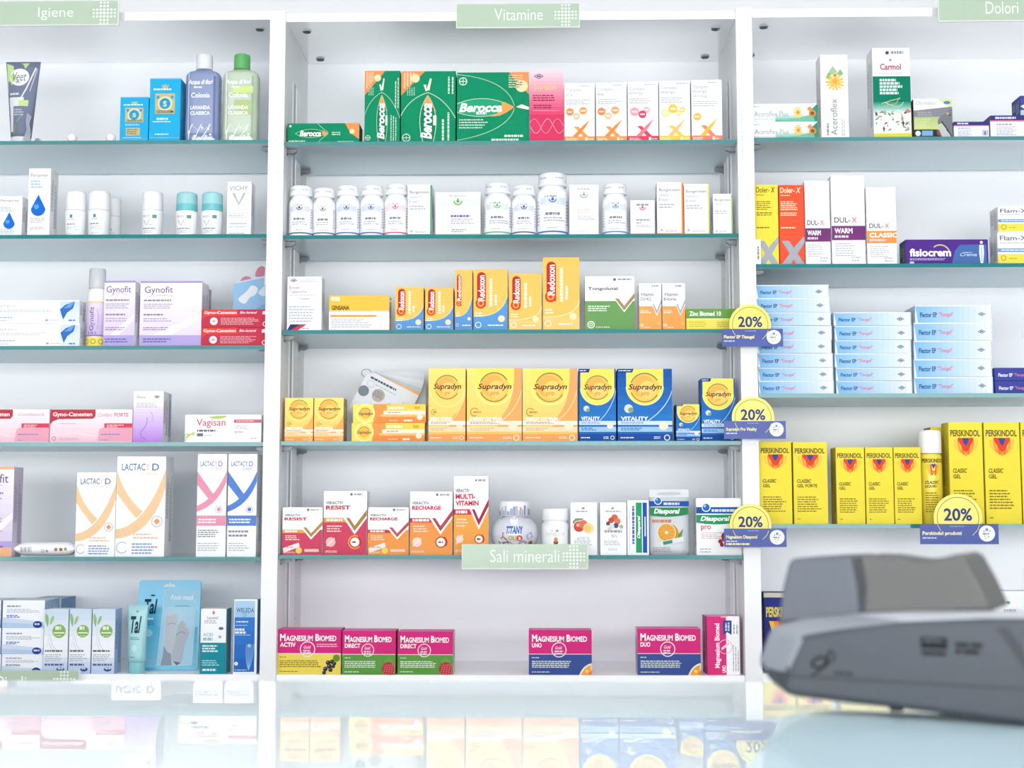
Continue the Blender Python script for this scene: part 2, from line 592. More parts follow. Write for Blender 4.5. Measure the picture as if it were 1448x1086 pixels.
def supradyn(kind):
    """kind: 'o' orange energy, 'b' blue vitality"""
    def f(a):
        q = a.w / a.h
        if kind == 'o':
            a.grad(0, 0, 1, .8, '#fce67c', '#fbcf74', 8)
            if a.w > .1:
                a.p([(.86, 0), (1, 0), (1, .8), (.55, .8)] + curve((.6, .68), (.88, .5), (.86, 0))[1:-1], '#f7ab66')
            else:
                a.p([(1, .35), (1, .8), (.55, .8)] + curve((.6, .68), (.95, .55), (1, .35))[1:-1], '#f7ab5e')
            a.s(curve((.5, .78), (.9, .62), (1, .3)), .012, '#fde9b0')
            band, low = '#fbdcb6', '#f7a462'
        else:
            a.grad(0, 0, 1, .75, '#1f56a6', '#2f7cc4', 6)
            a.s(curve((.55, .72), (.9, .55), (1, .3)), .014, '#cfe2f5')
            band, low = '#9cc8ee', '#1d4f9e'
        ux0, ux1 = (.16, .84) if a.w > .085 else (.04, .96)
        r = (ux1 - ux0) / 2
        vb = .5 - r * q
        pts = [(.5 + r * math.cos(t), vb + r * q * math.sin(t)) for t in (math.pi * i / 20 for i in range(21))]
        if kind == 'b' or a.w > .1:
            a.p([(ux1, 0)] + pts + [(ux0, 0)], '#fbe468')
            a.s(pts, .016, '#fdf2b6')
        else:
            a.s([(.5 + r * math.cos(t), vb + .03 + r * q * math.sin(t)) for t in (math.pi * i / 20 for i in range(21))], .02, '#fdf0a0')
        rc = .27 if a.w > .085 else .33
        cv = .26
        a.c(.5, cv, rc, '#f7c85c'); a.c(.47, cv - .02, rc * .75, '#f6b558'); a.c(.55, cv + .03, rc * .6, '#f9d275')
        a.ring(.5, cv, rc * .93, rc * 1.02, '#8a8f5c', 30, 160); a.ring(.5, cv, rc * .93, rc * 1.02, '#a98a4e', 200, 330)
        a.t('Supradyn', .5 - rc * 1.12, cv - .05, rc * 2.28, .1, '#46323c', b=.8, i=1)
        a.t('pro', .43, cv + .065, .15, .06, '#ee8a4e', b=1)
        if kind == 'o':
            a.ring(.14, .6, .06, .08, '#c79a3f', 30, 300); a.l(.12, .58, .16, .04, 1, '#b98c3d')
            a.t('ENERGY COMPLEX', .05, .67, .6, .045, W_, b=1.2)
        else:
            a.c(.2, .55, .08, '#d5dcd8'); a.c(.24, .57, .05, '#8fa37a')
            a.t('VITALITY', .06, .66, .5, .055, W_, b=1.4)
            a.p([(0, 0), (.3, 0), (.27, .05), (0, .05)], '#203a78'); a.l(.02, .012, .24, .025, 1, '#e4ecf6')
        a.r(0, .72, 1, .775, '#fdf1df' if kind == 'o' else '#cfe4f7'); a.l(.06, .73, .55, .035, 2, '#a0708c' if kind == 'o' else '#6b8fc4')
        a.r(0, .8, 1, .87, band)
        a.l(.06, .81, .45, .045, 2, '#f0a868' if kind == 'o' else '#2a5ca8')
        a.r(0, .9, 1, 1, low)
        a.c(.84, .79, .085, '#fbe9c8', 14, .9)
        a.l(.05, .935, .3, .03, 1, '#fde7cf'); a.l(.66, .93, .16, .04, 2, '#fde7cf'); a.ring(.9, .95, .04, .055, '#fdf3e6')
    return f


def supradyn_tube(a):
    a.r(0, 0, .3, 1, '#fbe060')
    a.p([(.28, 0), (.48, 0)] + curve((.48, 0), (.44, .75), (.3, 1)) + [(.28, 1)], '#f49a4f')
    a.r(.46, .0, 1, .35, '#fbd25c'); a.r(.42, .35, 1, .55, '#fdf0dc'); a.r(.38, .55, 1, .68, '#f9c07a'); a.p([(.34, .68), (1, .68), (1, 1), (.28, 1)], '#f28f47')
    a.ring(.17, .5, .11, .13, '#fdf3b0', 90, 450)
    a.c(.17, .5, .075, '#f5b956'); a.ring(.17, .5, .07, .08, '#9a8f58', 20, 170)
    a.t('Supradyn', .07, .42, .2, .22, '#55404a', b=.8, i=1)
    a.l(.48, .12, .3, .16, 1, '#fdf6e4', fill=.8); a.l(.48, .4, .2, .1, 1, '#b98a9c'); a.r(.84, .12, .92, .26, '#e0a93c')
    a.l(.5, .85, .14, .06, 1, '#fde7cf'); a.l(.7, .82, .13, .12, 1, '#fdf3e6', fill=.8); a.c(.92, .7, .04, '#f8ead8')


def veractiv(title, col, tick, bar, icon, big=True, sub=None):
    def f(a):
        top = .42 if big else .47
        a.r(0, top, 1, 1, col)
        a.grad(0, .6, 1, 1, col, '#f0a25c' if icon == 'tab2' else col, 4)
        a.p([(0, top), (.62, top), (.56, top + .07), (0, top + .07)], bar)
        a.l(.06, top + .012, .4, .045, 1, '#fdf3ea', fill=.85)
        a.p([(.46, .42), (.58, .42), (.72, .52), (1, .26), (1, .42), (.72, .68)], W_)
        a.p([(.5, .4), (.99, .27), (.72, .56)], W_)
        a.p([(.52, .4 + .02), (.6, .42), (.72, .545), (1, .29), (1, .38), (.72, .63)], tick)
        a.c(.64, .05, .03, '#6d7688'); a.l(.7, .035, .24, .03, 1, '#a4a9b6', fill=.9)
        a.t('VERACTIV', .05, .16 if big else .14, .4, .045, '#5c6270', b=1)
        for i, s in enumerate(title):
            a.t(s, .05, (.225 if big else .21) + i * .085, .095 * len(s) if len(s) < 8 else .68, .065, '#cf3a52', b=1.8)
        a.l(.08, top + .11, .36, .12, 3, '#f9e3d0', fill=.45)
        if icon == 'sachet':
            a.p([(.02, .86), (.42, .74), (.44, .83), (.04, .96)], '#f2f0ee'); a.l(.1, .82, .26, .04, 1, '#c9a0a8')
            a.c(.42, .91, .08, '#f4d66a'); a.r(.56, .88, .92, .94, '#f5c9b8' if big else '#f7d0c0')
        else:
            a.c(.17, .8, .11, '#f3c3c0' if icon == 'tab' else '#f7d9cf'); a.s([(.08, .86), (.26, .74)], .03, '#fae6e2')
            a.c(.73, .8, .155, '#c23a3c'); a.ring(.73, .8, .13, .16, '#f0a24a', 60, 320); a.c(.73, .8, .105, '#fbf6ee'); a.l(.67, .785, .12, .03, 1, '#7a4038', fill=.8)
        a.l(.05, .93, .34, .04, 2, '#f9e3d0')
    return f


def tick_box(title, lowc, tick, top, lines):
    def f(a):
        a.r(0, top, 1, 1, lowc)
        a.c(.6, .06, .03, '#5c6884'); a.l(.66, .04, .3, .035, 1, '#9aa1b2', fill=.9)
        a.p([(.58, top - .05), (.68, top - .05), (.79, top + .07), (1, top - .17), (1, top - .04), (.79, top + .21)], W_)
        a.p([(.62, top - .06), (.99, top - .16), (.79, top + .1)], W_)
        a.p([(.6, top - .05), (.68, top - .04), (.79, top + .09), (1, top - .15), (1, top - .06), (.79, top + .18)], tick)
        for i, (s, w) in enumerate(title):
            a.t(s, .06, .2 + i * .1, w, .075, '#4f4a4c' if len(title) == 1 else '#868b98', b=1)
        a.l(.06, top + .08, .5, lines * .04, lines, '#eef4e6', fill=.5)
        a.ring(.12, .9, .055, .075, '#eef4ea'); a.ring(.12, .9, .02, .035, '#eef4ea'); a.l(.22, .93, .3, .03, 1, '#eef4ea')
        if len(title) > 1:
            a.c(.88, .86, .05, '#f0d060')
    return f


def magnesium(sub, low, fruit):
    def f(a):
        a.r(0, 0, 1, .53, '#d6307d'); a.r(0, .53, 1, .545, '#fbe0ec'); a.r(0, .545, 1, 1, low)
        a.t('M', .05, .1, .085, .16, W_, b=1.6); a.t('AGNESIUM', .14, .135, .42, .125, W_, b=1.2)
        a.t('B', .6, .1, .06, .16, W_, b=1.6); a.t('IOMED', .665, .135, .26, .125, W_, b=1.2)
        a.t(sub, .05, .29, .045 * len(sub) + .02, .1, W_, b=1.4)
        if sub == 'ACTIV':
            a.l(.62, .31, .34, .09, 2, '#f6c0d8')
        a.ring(.48, .44, .105, .12, '#fbe6f0'); a.t('Gold', .42, .36, .11, .07, '#fbe6f0', b=.6, i=1); a.l(.41, .45, .14, .1, 2, '#fbe6f0', fill=.6)
        tc = '#8d7a2a' if fruit == 'currant' else '#e6f0e2'
        a.l(.05, .6, .12, .035, 1, tc); a.l(.05, .68, .66, .17, 4, tc, fill=.5, full=.85); a.l(.05, .92, .32, .035, 1, tc)
        if fruit == 'orange':
            pts = [(1, .74)] + curve((1, .74), (.86, .78), (.8, 1)) + [(1, 1)]
            a.p(pts, '#f7f0da'); a.p([(.985, .78)] + curve((.985, .78), (.88, .82), (.83, 1)) + [(.985, 1)], '#f0a83e')
            a.c(.92, .92, .025, '#f9d894'); a.p([(1, .88), (1, 1), (.94, 1)], '#e8872c')
        elif fruit == 'rasp':
            for k in range(7):
                a.s([(.88, .8), (.78 + k * .03, .6 + abs(k - 3) * .02)], .008, '#7fb866')
            pts = [(.87 + .12 * math.cos(t), .88 + .17 * math.sin(t)) for t in (2 * math.pi * i / 20 for i in range(20))]
            a.p([(min(1, u), min(1, v)) for u, v in pts], '#b8283a')
            for i in range(5):
                a.s([(.77 + i * .05, .98), (.83 + i * .04, .74)], .006, '#e78a8a')
                a.s([(.77, .8 + i * .045), (.98, .77 + i * .045)], .005, '#e78a8a')
        else:
            a.c(.93, .64, .055, '#6e9438')
            for (u, v, r) in ((.8, .74, .035), (.86, .72, .035), (.82, .82, .037), (.76, .88, .035), (.88, .82, .03), (.74, .96, .03), (.84, .9, .032), (.9, .76, .028)):
                a.c(u, v, r, '#37343c'); a.c(u - .01, v - .015, r * .3, '#8f8c98')
    return f


def lactacyd(c, wide):
    def f(a):
        a.t('LACTAC', .1, .07, .48, .07 if wide else .05, '#5b6fa8', b=.5)
        a.t('Y', .58, .07, .1, .07 if wide else .05, c, b=.5)
        a.t('D', .72, .07, .14, .07 if wide else .05, '#5b6fa8', b=.5)
        a.t('CLASSIC', .5, .15 if wide else .13, .35, .035 if wide else .026, c)
        if wide:
            A = curve((0, .14), (.2, .42), (.55, .55)); B = curve((0, .36), (.2, .5), (.42, .62))
            a.p(A + B[::-1], c)
            A = curve((1, .13), (.8, .75), (0, .82)); B = curve((1, .31), (.75, .62), (0, .74))
            A = curve((1, .32), (.72, .8), (0, .82)); B = curve((1, .13), (.6, .7), (0, .73))
            a.p(A + B[::-1], c)
            a.ring(.84, .65, .1, .115, '#b0b4cc'); a.c(.84, .65, .085, '#fbeadb'); a.p([(.78, .65), (.84, .62), (.9, .65), (.84, .68)], '#e79a68')
            a.l(.36, .76, .54, .07, 2, '#ecc09a', fill=.4); a.l(.34, .86, .56, .12, 4, '#93a3d0', fill=.5)
            a.ring(.14, .91, .1, .12, '#c4c8d0', 40, 330)
        else:
            a.p([(0, .17), (0, .3), (.4, .44), (.58, .4)], c)
            A = curve((1, .27), (.72, .5), (0, .565)); B = curve((1, .17), (.6, .44), (0, .505))
            a.p(A + B[::-1], c)
            a.ring(.76, .54, .1, .13, '#cdd0dc'); a.c(.76, .54, .07, c)
            a.r(0, .6, 1, .7, c); a.l(.06, .625, .84, .055, 2, '#f9f4f8')
            a.l(.05, .735, .75, .08, 4 if c == '#e89ab2' else 2, '#8a8f9c'); a.l(.05, .86, .75, .09, 4, '#c0c4cc')
    return f


def perskindol(sub, small=False):
    def f(a):
        a.t('PERSKINDOL', .05, .075, .88, .065, '#6a5230', b=1.4)
        for dx, c, wd in ((-.3, '#f9c35c', .06), (-.2, '#f39a40', .07), (-.1, '#ef7436', .07), (.1, '#ef7436', .07), (.2, '#f39a40', .07), (.3, '#f9c35c', .06), (.0, '#f3a244', .07)):
            a.s(curve((.5 + dx * 1.05, .17), (.5 + dx * 1.2, .24), (.5 + dx * .6, .335 - abs(dx) * .16)), wd, c)
        a.p(smooth([(.27, .155), (.5, .16), (.73, .155), (.66, .22), (.5, .295), (.34, .22)], 4), '#e5492f')
        a.p([(.4, .155), (.6, .155), (.57, .2), (.5, .235), (.43, .2)], '#3c4a94')
        a.t('CLASSIC', .1, .455, .42, .045, '#6b5a2c', b=1.2, i=1); a.t(sub, .1, .515, .06 * len(sub) + .05, .04, '#6b5a2c', b=1.2)
        a.l(.1, .66, .72, .2, 7, '#8d7c33', fill=.45); a.l(.1, .93, .12, .02, 1, '#8d7c33')
    return f


def flector(dark=False):
    def f(a):
        if not dark:
            a.grad(0, 0, 1, 1, '#86bdea', '#f4f7fc', 14, True)
            a.p([(0, .05), (.03, 1), (0, 1)], '#f2f5fa')
            a.r(0, 0, 1, .07, '#eef3f9'); a.r(.985, .05, 1, .97, '#bcd9f2')
            c1, c2, c3 = '#24528f', '#e06c80', '#3a4d78'
        else:
            c1, c2, c3 = '#f0f2fa', '#e08a9c', '#f0f2fa'
        a.t('Flector EP', .06, .42, .22, .28, c1, b=1.2)
        a.t('"Tissugel"', .3, .42, .19, .3, c2, b=.6)
        if not dark:
            diamond_logo(a, .86, .52, .05, c3, '#eef3fa')
    return f


def dulx(sub, c):
    def f(a):
        a.t('DUL-', .08, .47, .48, .06, '#5a4660', b=.8); a.t('X', .6, .47, .16, .06, '#d9694a', b=.8)
        a.r(0, .565, 1, .725, c)
        a.t(sub, .08, .59, .135 * len(sub), .06, W_, b=1.6); a.l(.08, .67, .45 if len(sub) < 6 else .75, .03, 1, '#e8d8e4', fill=.9)
        a.l(.1, .75, .66, .16, 6, '#b7b9c4', fill=.4); a.l(.58, .9, .34, .07, 2, '#c4c6ce')
    return f


def dolerx(tc):
    def f(a):
        a.t('Doler-', .05, .03, .58, .07, tc, b=.8); a.t('X', .68, .03, .2, .07, '#55504a' if tc != '#fdf0c0' else tc, b=.8, i=1)
        a.l(.06, .12, .4, .02, 1, tc); a.l(.06, .2, .7, .12, 5, tc, fill=.45); a.l(.06, .34, .75, .05, 2, tc); a.l(.06, .52, .6, .03, 1, tc)
        g = '#aab0bb'
        a.p([(.08, .7), (.38, .7), (1, 1), (.68, 1)], g); a.p([(.68, .74), (1, .64), (1, .72), (.4, 1), (.05, 1)], g)
    return f


def canesten_red(a):
    a.p([(0, 0), (.5, 0), (.52, .35), (.08, .35), (0, .55)], '#e4473f')
    a.t('Gyno-Canesten', .03, .08, .46, .22, '#fdf0ee', b=1); a.t('Bio-legend', .54, .1, .24, .18, '#fbe4e6', b=.8, i=1)
    a.c(.17, .66, .055, '#f9eef0'); a.p([(.14, .7), (.17, .58), (.2, .7)], '#c98a94')
    a.l(.27, .45, .55, .42, 5, '#e4a6b0', fill=.5); a.p([(.86, .12), (.9, .08), (1, .08), (1, .28), (.86, .28)], '#f7e6ea'); a.ring(.9, .82, .025, .036, '#f7e6ea')


def canesten_pink(sub):
    def f(a):
        a.grad(0, .1, 1, 1, '#fbf1f4', '#f7cbd8', 6)
        a.p([(0, 0), (.55, 0), (.55, .2), (.52, .28), (.1, .29), (.03, .36), (0, .46)], '#c0404e')
        a.t('Gyno-Canesten', .03, .08, .48, .16, '#fdf0ee', b=1.2)
        for i, (s, u, w, b) in enumerate(sub):
            a.t(s, u, .1, w, .12, '#d4748a', b=b, i=1 - b)
        a.r(.66, .42, 1, .56, '#d9485c'); a.l(.69, .45, .22, .05, 1, '#fbe4e6'); a.l(.69, .5, .18, .05, 1, '#fbe4e6')
        a.p([(.6, .6), (.64, .55), (1, .55), (1, .96), (.58, .96)], '#efa9bd'); a.l(.62, .72, .3, .07, 1, '#8a94b8'); a.l(.62, .9, .1, .05, 1, '#8a94b8')
        a.l(.13, .4, .18, .05, 1, '#d9aab4'); a.ring(.05, .88, .018, .026, '#a08a98'); a.l(.12, .84, .25, .1, 2, '#d9aab4')
        a.p([(.0, .75), (.35, .68), (.6, .8), (.56, .83), (.3, .74), (0, .82)], '#f9dfe6')
    return f


def gynofit(big):
    def f(a):
        a.grad(0, 0, 1, .83, '#fbf9fd', '#e3d3ee' if not big else '#e9def4', 8)
        a.r(0, 0, 1, .028, '#a99ad0'); a.r(0, .83, 1, 1, '#b8aadf')
        a.p([(.2, .83), (1, .5), (1, .58), (.5, .83)], '#f6f0fa')
        a.t('Gynofit', .07, .08, .8 if not big else .46, .13, '#7b5a8c', b=.3)
        a.s(curve((.2, .235), (.5, .17), (.75, .215)) if not big else curve((.1, .25), (.3, .19), (.55, .235)), .012 if not big else .007, '#b79ac8')
        W = .82 if not big else .5
        a.l(.06, .28, W, .03, 1, '#8d7f9c', fill=.8); a.l(.06, .34, W, .09, 3, '#b3a8bd'); a.l(.06, .5, W * .9, .03, 1, '#8d7f9c', fill=.8); a.l(.06, .56, W, .07, 2, '#b3a8bd')
        a.l(.06, .7, W * .9, .06, 2, '#a878a8'); a.l(.06, .87, .8 if not big else .5, .08, 2, '#6f66a8')
    return f


def leg_box(a):
    a.grad(0, 0, 1, .5, '#cfe0f4', '#f6f9fd', 6); a.grad(0, .75, 1, 1, '#eef3fb', '#b9cff0', 4)
    a.p(curve((.14, .28), (-.04, .12), (.06, .06)) + curve((.06, .06), (.25, .12), (.14, .28)), '#8fbf7e')
    a.p(curve((.22, .24), (.24, .1), (.4, .1)) + curve((.4, .1), (.42, .2), (.22, .24)), '#9cc98c')
    a.s(curve((.2, .28), (.24, .5), (.1, .58)), .02, '#dfe3ea')
    a.s([(.26, .42), (.36, .56), (.5, .62), (.54, .64), (.34, .63), (.22, .52)], .02, '#c8ccd8')
    a.c(.62, .34, .28, '#8db95e'); a.l(.46, .26, .3, .06, 1, '#eef6e4', fill=.9); a.r(.4, .355, .84, .375, '#f2f8ea'); a.l(.46, .4, .32, .02, 1, '#e4f0d8')
    a.l(.06, .63, .8, .03, 1, '#5f6878', fill=.9); a.l(.06, .69, .8, .12, 4, '#b9bfca'); a.l(.06, .84, .85, .035, 1, '#5a6a9c', fill=.9)
    a.c(.72, .93, .17, '#3f55a0', 20, .55); a.l(.62, .9, .22, .03, 1, '#e4e9f6', fill=.9)


def box4711(big):
    def f(a):
        g = '#cbbd8c'
        a.r(0, .0, 1, .02, '#56bfe4'); a.r(0, .93, 1, .94, '#7fd0ec')
        a.l(.12, .16, .68, .03, 1, '#e6f3f4', fill=.9); a.p([(.42, .16), (.38, .1), (.46, .12), (.5, .09), (.54, .12), (.62, .1), (.58, .16)], g)
        a.r(.18, .24, .82, .56, g); a.c(.5, .4, .22, '#2a9fce'); a.ring(.5, .4, .18, .24, '#e9dfae')
        a.t('S', .44, .36, .12, .09, '#e9dfae', b=1.5); a.c(.27, .3, .05, '#2a9fce'); a.c(.73, .3, .05, '#2a9fce'); a.r(.22, .51, .78, .545, '#6f6a48'); a.l(.22, .515, .56, .025, 1, g)
        if big:
            a.l(.24, .62, .42, .04, 1, '#e0ecdc', fill=.8); a.l(.12, .67, .66, .03, 1, '#e0ecdc'); a.l(.2, .87, .5, .025, 1, '#e0ecdc', fill=.8)
        else:
            a.l(.2, .6, .6, .04, 2, '#e0ecdc'); a.r(.22, .69, .72, .86, g); a.l(.25, .71, .44, .13, 3, '#8a8258'); a.l(.12, .89, .7, .03, 1, '#e0ecdc')
    return f


def peroxide(drop_c, tall):
    def f(a):
        a.t('Perspirex', .1, .075, .76, .065 if tall else .08, '#9095a0', b=.4)
        a.r(.1, .15 if tall else .2, .86, .156 if tall else .21, '#cfd3da')
        a.l(.1, .17 if tall else .26, .6, .13, 3, '#a9c3e4')
        u, v, r = .47, .6 if tall else .68, .33 if tall else .24
        q = a.w / a.h
        pts = [(u, v - r * 2.0 * q)] + curve((u, v - r * 2 * q), (u + r * .5, v - r * 1.0 * q), (u + r, v))[1:] + [(u + r * math.cos(t), v + r * q * math.sin(t)) for t in (math.pi * i / 16 for i in range(1, 16))] + curve((u - r, v), (u - r * .5, v - r * q), (u, v - r * 2 * q))[:-1]
        a.p(pts, drop_c)
        a.c(u - r * .25, v - r * .3 * q, r * .35, '#5aa6ea')
        a.l(.12, .73 if tall else .82, .7, .08, 3, '#b5b9c3'); a.l(.12, .86 if tall else .9, .7, .05, 2, '#b5b9c3')
    return f


def aceroflex_low(a):
    a.grad(.35, .62, 1, 1, '#eef7f4', '#57b496', 4); a.p([(.42, 1), (1, .55), (1, 1)], '#7cc3ab'); a.p([(.9, .35), (1, 0), (1, 1), (.96, 1)], '#2f9a78')
    a.l(.02, .12, .12, .08, 1, '#a9adb8'); a.t('Aceroflex Plus', .03, .42, .52, .3, '#9a9fac')
    a.l(.03, .82, .4, .08, 1, '#c4c8d0')
    for k in range(10):
        t = k * .628
        a.s([(.7, .5), (.7 + .075 * math.cos(t), .5 + .34 * math.sin(t))], .022, '#f3cf6a')
    a.c(.7, .5, .022, '#e0953c'); a.c(.8, .45, .06, '#f1ece6'); a.c(.79, .42, .03, '#fbf6f0'); a.c(.88, .3, .035, '#e8956a'); a.c(.92, .55, .055, '#d99a4e'); a.c(.92, .55, .03, '#8f5a34')


def aceroflex_tall(a):
    for (u, v, r, c) in ((.45, .2, .2, '#a9d19c'), (.3, .25, .12, '#7fb87a'), (.72, .21, .12, '#8fc08a')):
        a.p([(u - r, v + .03), (u, v - r * a.w / a.h), (u + r, v + .02), (u, v + .05)], c)
    a.p([(.4, .24), (.6, .21), (.7, .26), (.5, .29)], '#efe0cc'); a.p([(.5, .235), (.62, .225), (.6, .26), (.5, .265)], '#9a6a4a')
    for k in range(14):
        t = k * .449
        a.s([(.52, .33), (.52 + .34 * math.cos(t), .33 + .1 * math.sin(t))], .07, ('#f7d06a', '#f5c458')[k % 2])
    a.c(.52, .32, .09, '#f0ae4a')
    a.t('Aceroflex', .34, .53, .24, .43, '#8b8f9c', rot=1); a.l(.18, .78, .1, .18, 1, '#9a9fac', rot=1, fill=.7); a.l(.72, .75, .14, .22, 2, '#c4c8d0', rot=1)


def carmol(a):
    a.c(.4, .055, .05, '#4c4a78'); a.l(.5, .035, .42, .035, 1, '#9a98b8', fill=.9)
    a.t('Carmol', .2, .175, .56, .07, '#c2566a', b=1.4); a.r(.17, .27, .8, .3, '#e6e9ec'); a.c(.48, .135, .035, '#8a9a94')
    a.r(0, .315, 1, .62, '#0f7f63'); a.grad(0, .6, 1, .72, '#2a957a', '#eef5f0', 6)
    a.l(.18, .34, .62, .18, 5, '#e0f0ea', fill=.75)
    a.s([(.22, .62), (.5, .58), (.72, .56)], .02, '#d5c98a'); a.s([(.3, .64), (.6, .62), (.7, .55)], .015, '#c9bd84'); a.s(curve((.3, .6), (.7, .7), (.8, .6)), .015, '#e8e0b0')
    rn = random.Random(4)
    for k in range(46):
        u, v, r = .03 + rn.random() * .94, .69 + rn.random() * .23, .03 + rn.random() * .06
        an = rn.random() * 3.1
        q = a.w / a.h
        du, dv = r * math.cos(an), r * q * math.sin(an)
        nu, nv = -.4 * r * math.sin(an), .4 * r * q * math.cos(an)
        cl = ('#6f8f6a', '#8fb36a', '#c9d0c4', '#5c4a66', '#9fb98f', '#b0657a', '#e9ece6')[k % 7]
        P = [(u - du, v - dv), (u + nu, v + nv), (u + du, v + dv), (u - nu, v - nv)]
        a.p([(min(.995, max(.005, x)), min(.935, y)) for x, y in P], cl)
    a.c(.9, .7, .05, '#e07a5c'); a.r(0, .945, 1, 1, '#dfe04e')


def shoe_box(a):
    a.r(0, 0, 1, .3, '#f6f6f4'); a.p([(.62, 0), (1, 0), (1, .28)], '#dbe6a2'); a.c(.87, .1, .09, '#4a86bf', 16, .5)
    a.t('Dermatec', .06, .06, .52, .09, '#a4a6ae', i=1)
    a.p([(0, .3), (1, .2), (1, .5), (0, .5)], '#8e8d96'); a.l(.1, .32, .5, .12, 2, '#a9a8b0', fill=.7)
    a.grad(0, .46, 1, .78, '#b9c98a', '#d0dc92', 5); a.l(.03, .5, .4, .24, 5, '#d9e4b0', fill=.35)
    a.r(0, .78, 1, .97, '#343a3a'); a.r(.2, .81, .48, .94, '#7fb2e4'); a.c(.1, .88, .07, '#e4e6ea')
    a.p(curve((.62, .55), (.68, .42), (.86, .36)) + [(.92, .26), (1, .24), (1, .97), (.98, .97), (.72, .62), (.62, .66)], '#7d7f88')
    a.p([(.6, .8), (.7, .64), (.98, .97), (.72, .97)], '#c8c9cf'); a.s([(.72, .58), (.84, .75), (.98, .98)], .03, '#3c3d44'); a.c(.88, .38, .035, '#cdb45c'); a.c(.93, .42, .03, '#55565c')
    a.p([(.58, .8), (.64, .78), (.72, .97), (.6, .92)], '#8a5a48'); a.r(0, .97, 1, 1, '#dbe27a')


def plaster_box(a):
    a.r(0, 0, 1, .22, '#3a3f86'); a.r(0, .22, 1, .28, '#e58aa0'); a.l(.1, .06, .42, .1, 1, '#e8eaf6', fill=.9)
    a.l(.12, .36, .4, .08, 1, '#9aa6cc', fill=.8); a.l(.12, .48, .4, .42, 6, '#b3b9d4'); a.r(.8, .5, .98, .85, '#c6cbe0'); a.r(.86, .6, .9, .82, '#5a64a0'); a.r(0, .96, 1, 1, '#f0b8a8')


def diasporal(a):
    a.r(0, .155, 1, .27, '#1f58ac'); a.l(.34, .19, .54, .05, 1, '#dfe9f6', fill=.9)
    a.c(.22, .16, .1, '#f6f8fb'); a.c(.22, .16, .08, '#2a6fbe'); a.c(.19, .135, .03, '#9cc6ea')
    a.p([(0, .29), (1, .29), (1, .41)] + curve((1, .41), (.5, .5), (0, .43))[1:], '#2d9a62')
    a.t('Diasporal', .09, .315, .66, .11, W_, b=1.6, i=1)


def diasporal_pro(a):
    diasporal(a)
    a.t('pro', .1, .48, .22, .1, '#cf4a5c', b=.8); a.l(.11, .6, .55, .02, 1, '#e0a0a8'); a.l(.11, .63, .5, .09, 3, '#d0b8be')
    a.c(.68, .68, .13, '#8d2f3e'); a.c(.66, .7, .1, '#a8404e'); a.c(.53, .76, .05, '#b03440'); a.c(.56, .82, .045, '#a02c3a')
    a.l(.07, .88, .34, .03, 1, '#9a9fac'); a.l(.07, .93, .3, .03, 1, '#9a9fac')


def diasporal_green(a):
    a.l(.08, .1, .05, .8, 1, '#c4b8d4', rot=1); a.l(.22, .1, .12, .7, 1, '#5c6cae', rot=1, fill=.9)
    a.r(.4, .04, .68, .96, '#2fa068'); a.r(.72, .04, .92, .96, '#1f58b4'); a.t('Diasporal', .46, .28, .18, .42, W_, b=1.4, i=1, rot=1); a.r(.8, .3, .86, .66, '#dfe9f6')


def fruit_box(kind):
    def f(a):
        a.c(.48, .11, .06, '#8aa588', 12, .7); a.l(.2, .155, .6, .03, 1, '#aeb2bb', fill=.9)
        if kind == 'peach':
            a.p([(.08, .36), (.2, .3), (.5, .3), (.45, .33), (.2, .36), (.1, .42)], '#7fa07a')
            a.c(.32, .46, .2, '#cf4a3e'); a.c(.48, .42, .17, '#e2745a'); a.c(.28, .43, .07, '#efb0a0'); a.c(.68, .49, .2, '#f7dc9c'); a.c(.64, .5, .12, '#f2c870')
            a.t('ACTIV TA', .24, .66, .48, .06, '#9a9fac')
        else:
            a.c(.55, .29, .13, '#d66a54'); a.c(.42, .34, .11, '#c9543f'); a.c(.66, .36, .12, '#e07f60'); a.c(.3, .4, .08, '#54606e'); a.c(.6, .44, .1, '#4d5676'); a.c(.44, .46, .1, '#eadfd8'); a.c(.8, .46, .08, '#9cbf88'); a.c(.35, .5, .07, '#e6d2c8')
            a.l(.16, .52, .74, .06, 1, '#a0a5b2', fill=.8); a.t('B5', .44, .61, .2, .06, '#a9adb8')
        a.l(.14, .72, .72, .1, 3, '#bfc3cc'); a.l(.3, .87, .45, .05, 2, '#c9ccd4')
    return f


def zinc(a):
    a.r(0, 0, 1, .46, '#6b9f45'); a.r(0, .46, 1, .5, '#f3f1c4'); a.t('Zinc Biomed 10', .06, .12, .64, .22, W_, b=1.2); a.l(.05, .58, .4, .3, 3, '#c7b944', fill=.4); a.l(.62, .6, .3, .28, 3, '#c7b944')


def ginsana(a):
    a.r(0, 0, 1, .43, '#f7c54f'); a.r(0, .43, 1, .465, '#d3d6da'); a.r(.03, .03, .18, .15, '#f9e9c0'); a.t('GINSANA', .04, .28, .3, .13, '#6d5426', b=2)
    a.p([(.02, .55), (.8, .55), (.78, .61), (.02, .61)], '#f0a63a'); a.l(.04, .64, .68, .28, 5, '#b3b7c0', fill=.4); a.ring(.9, .87, .035, .042, '#e6c9a0'); a.ring(.93, .25, .1, .11, '#f9d684', 20, 200)


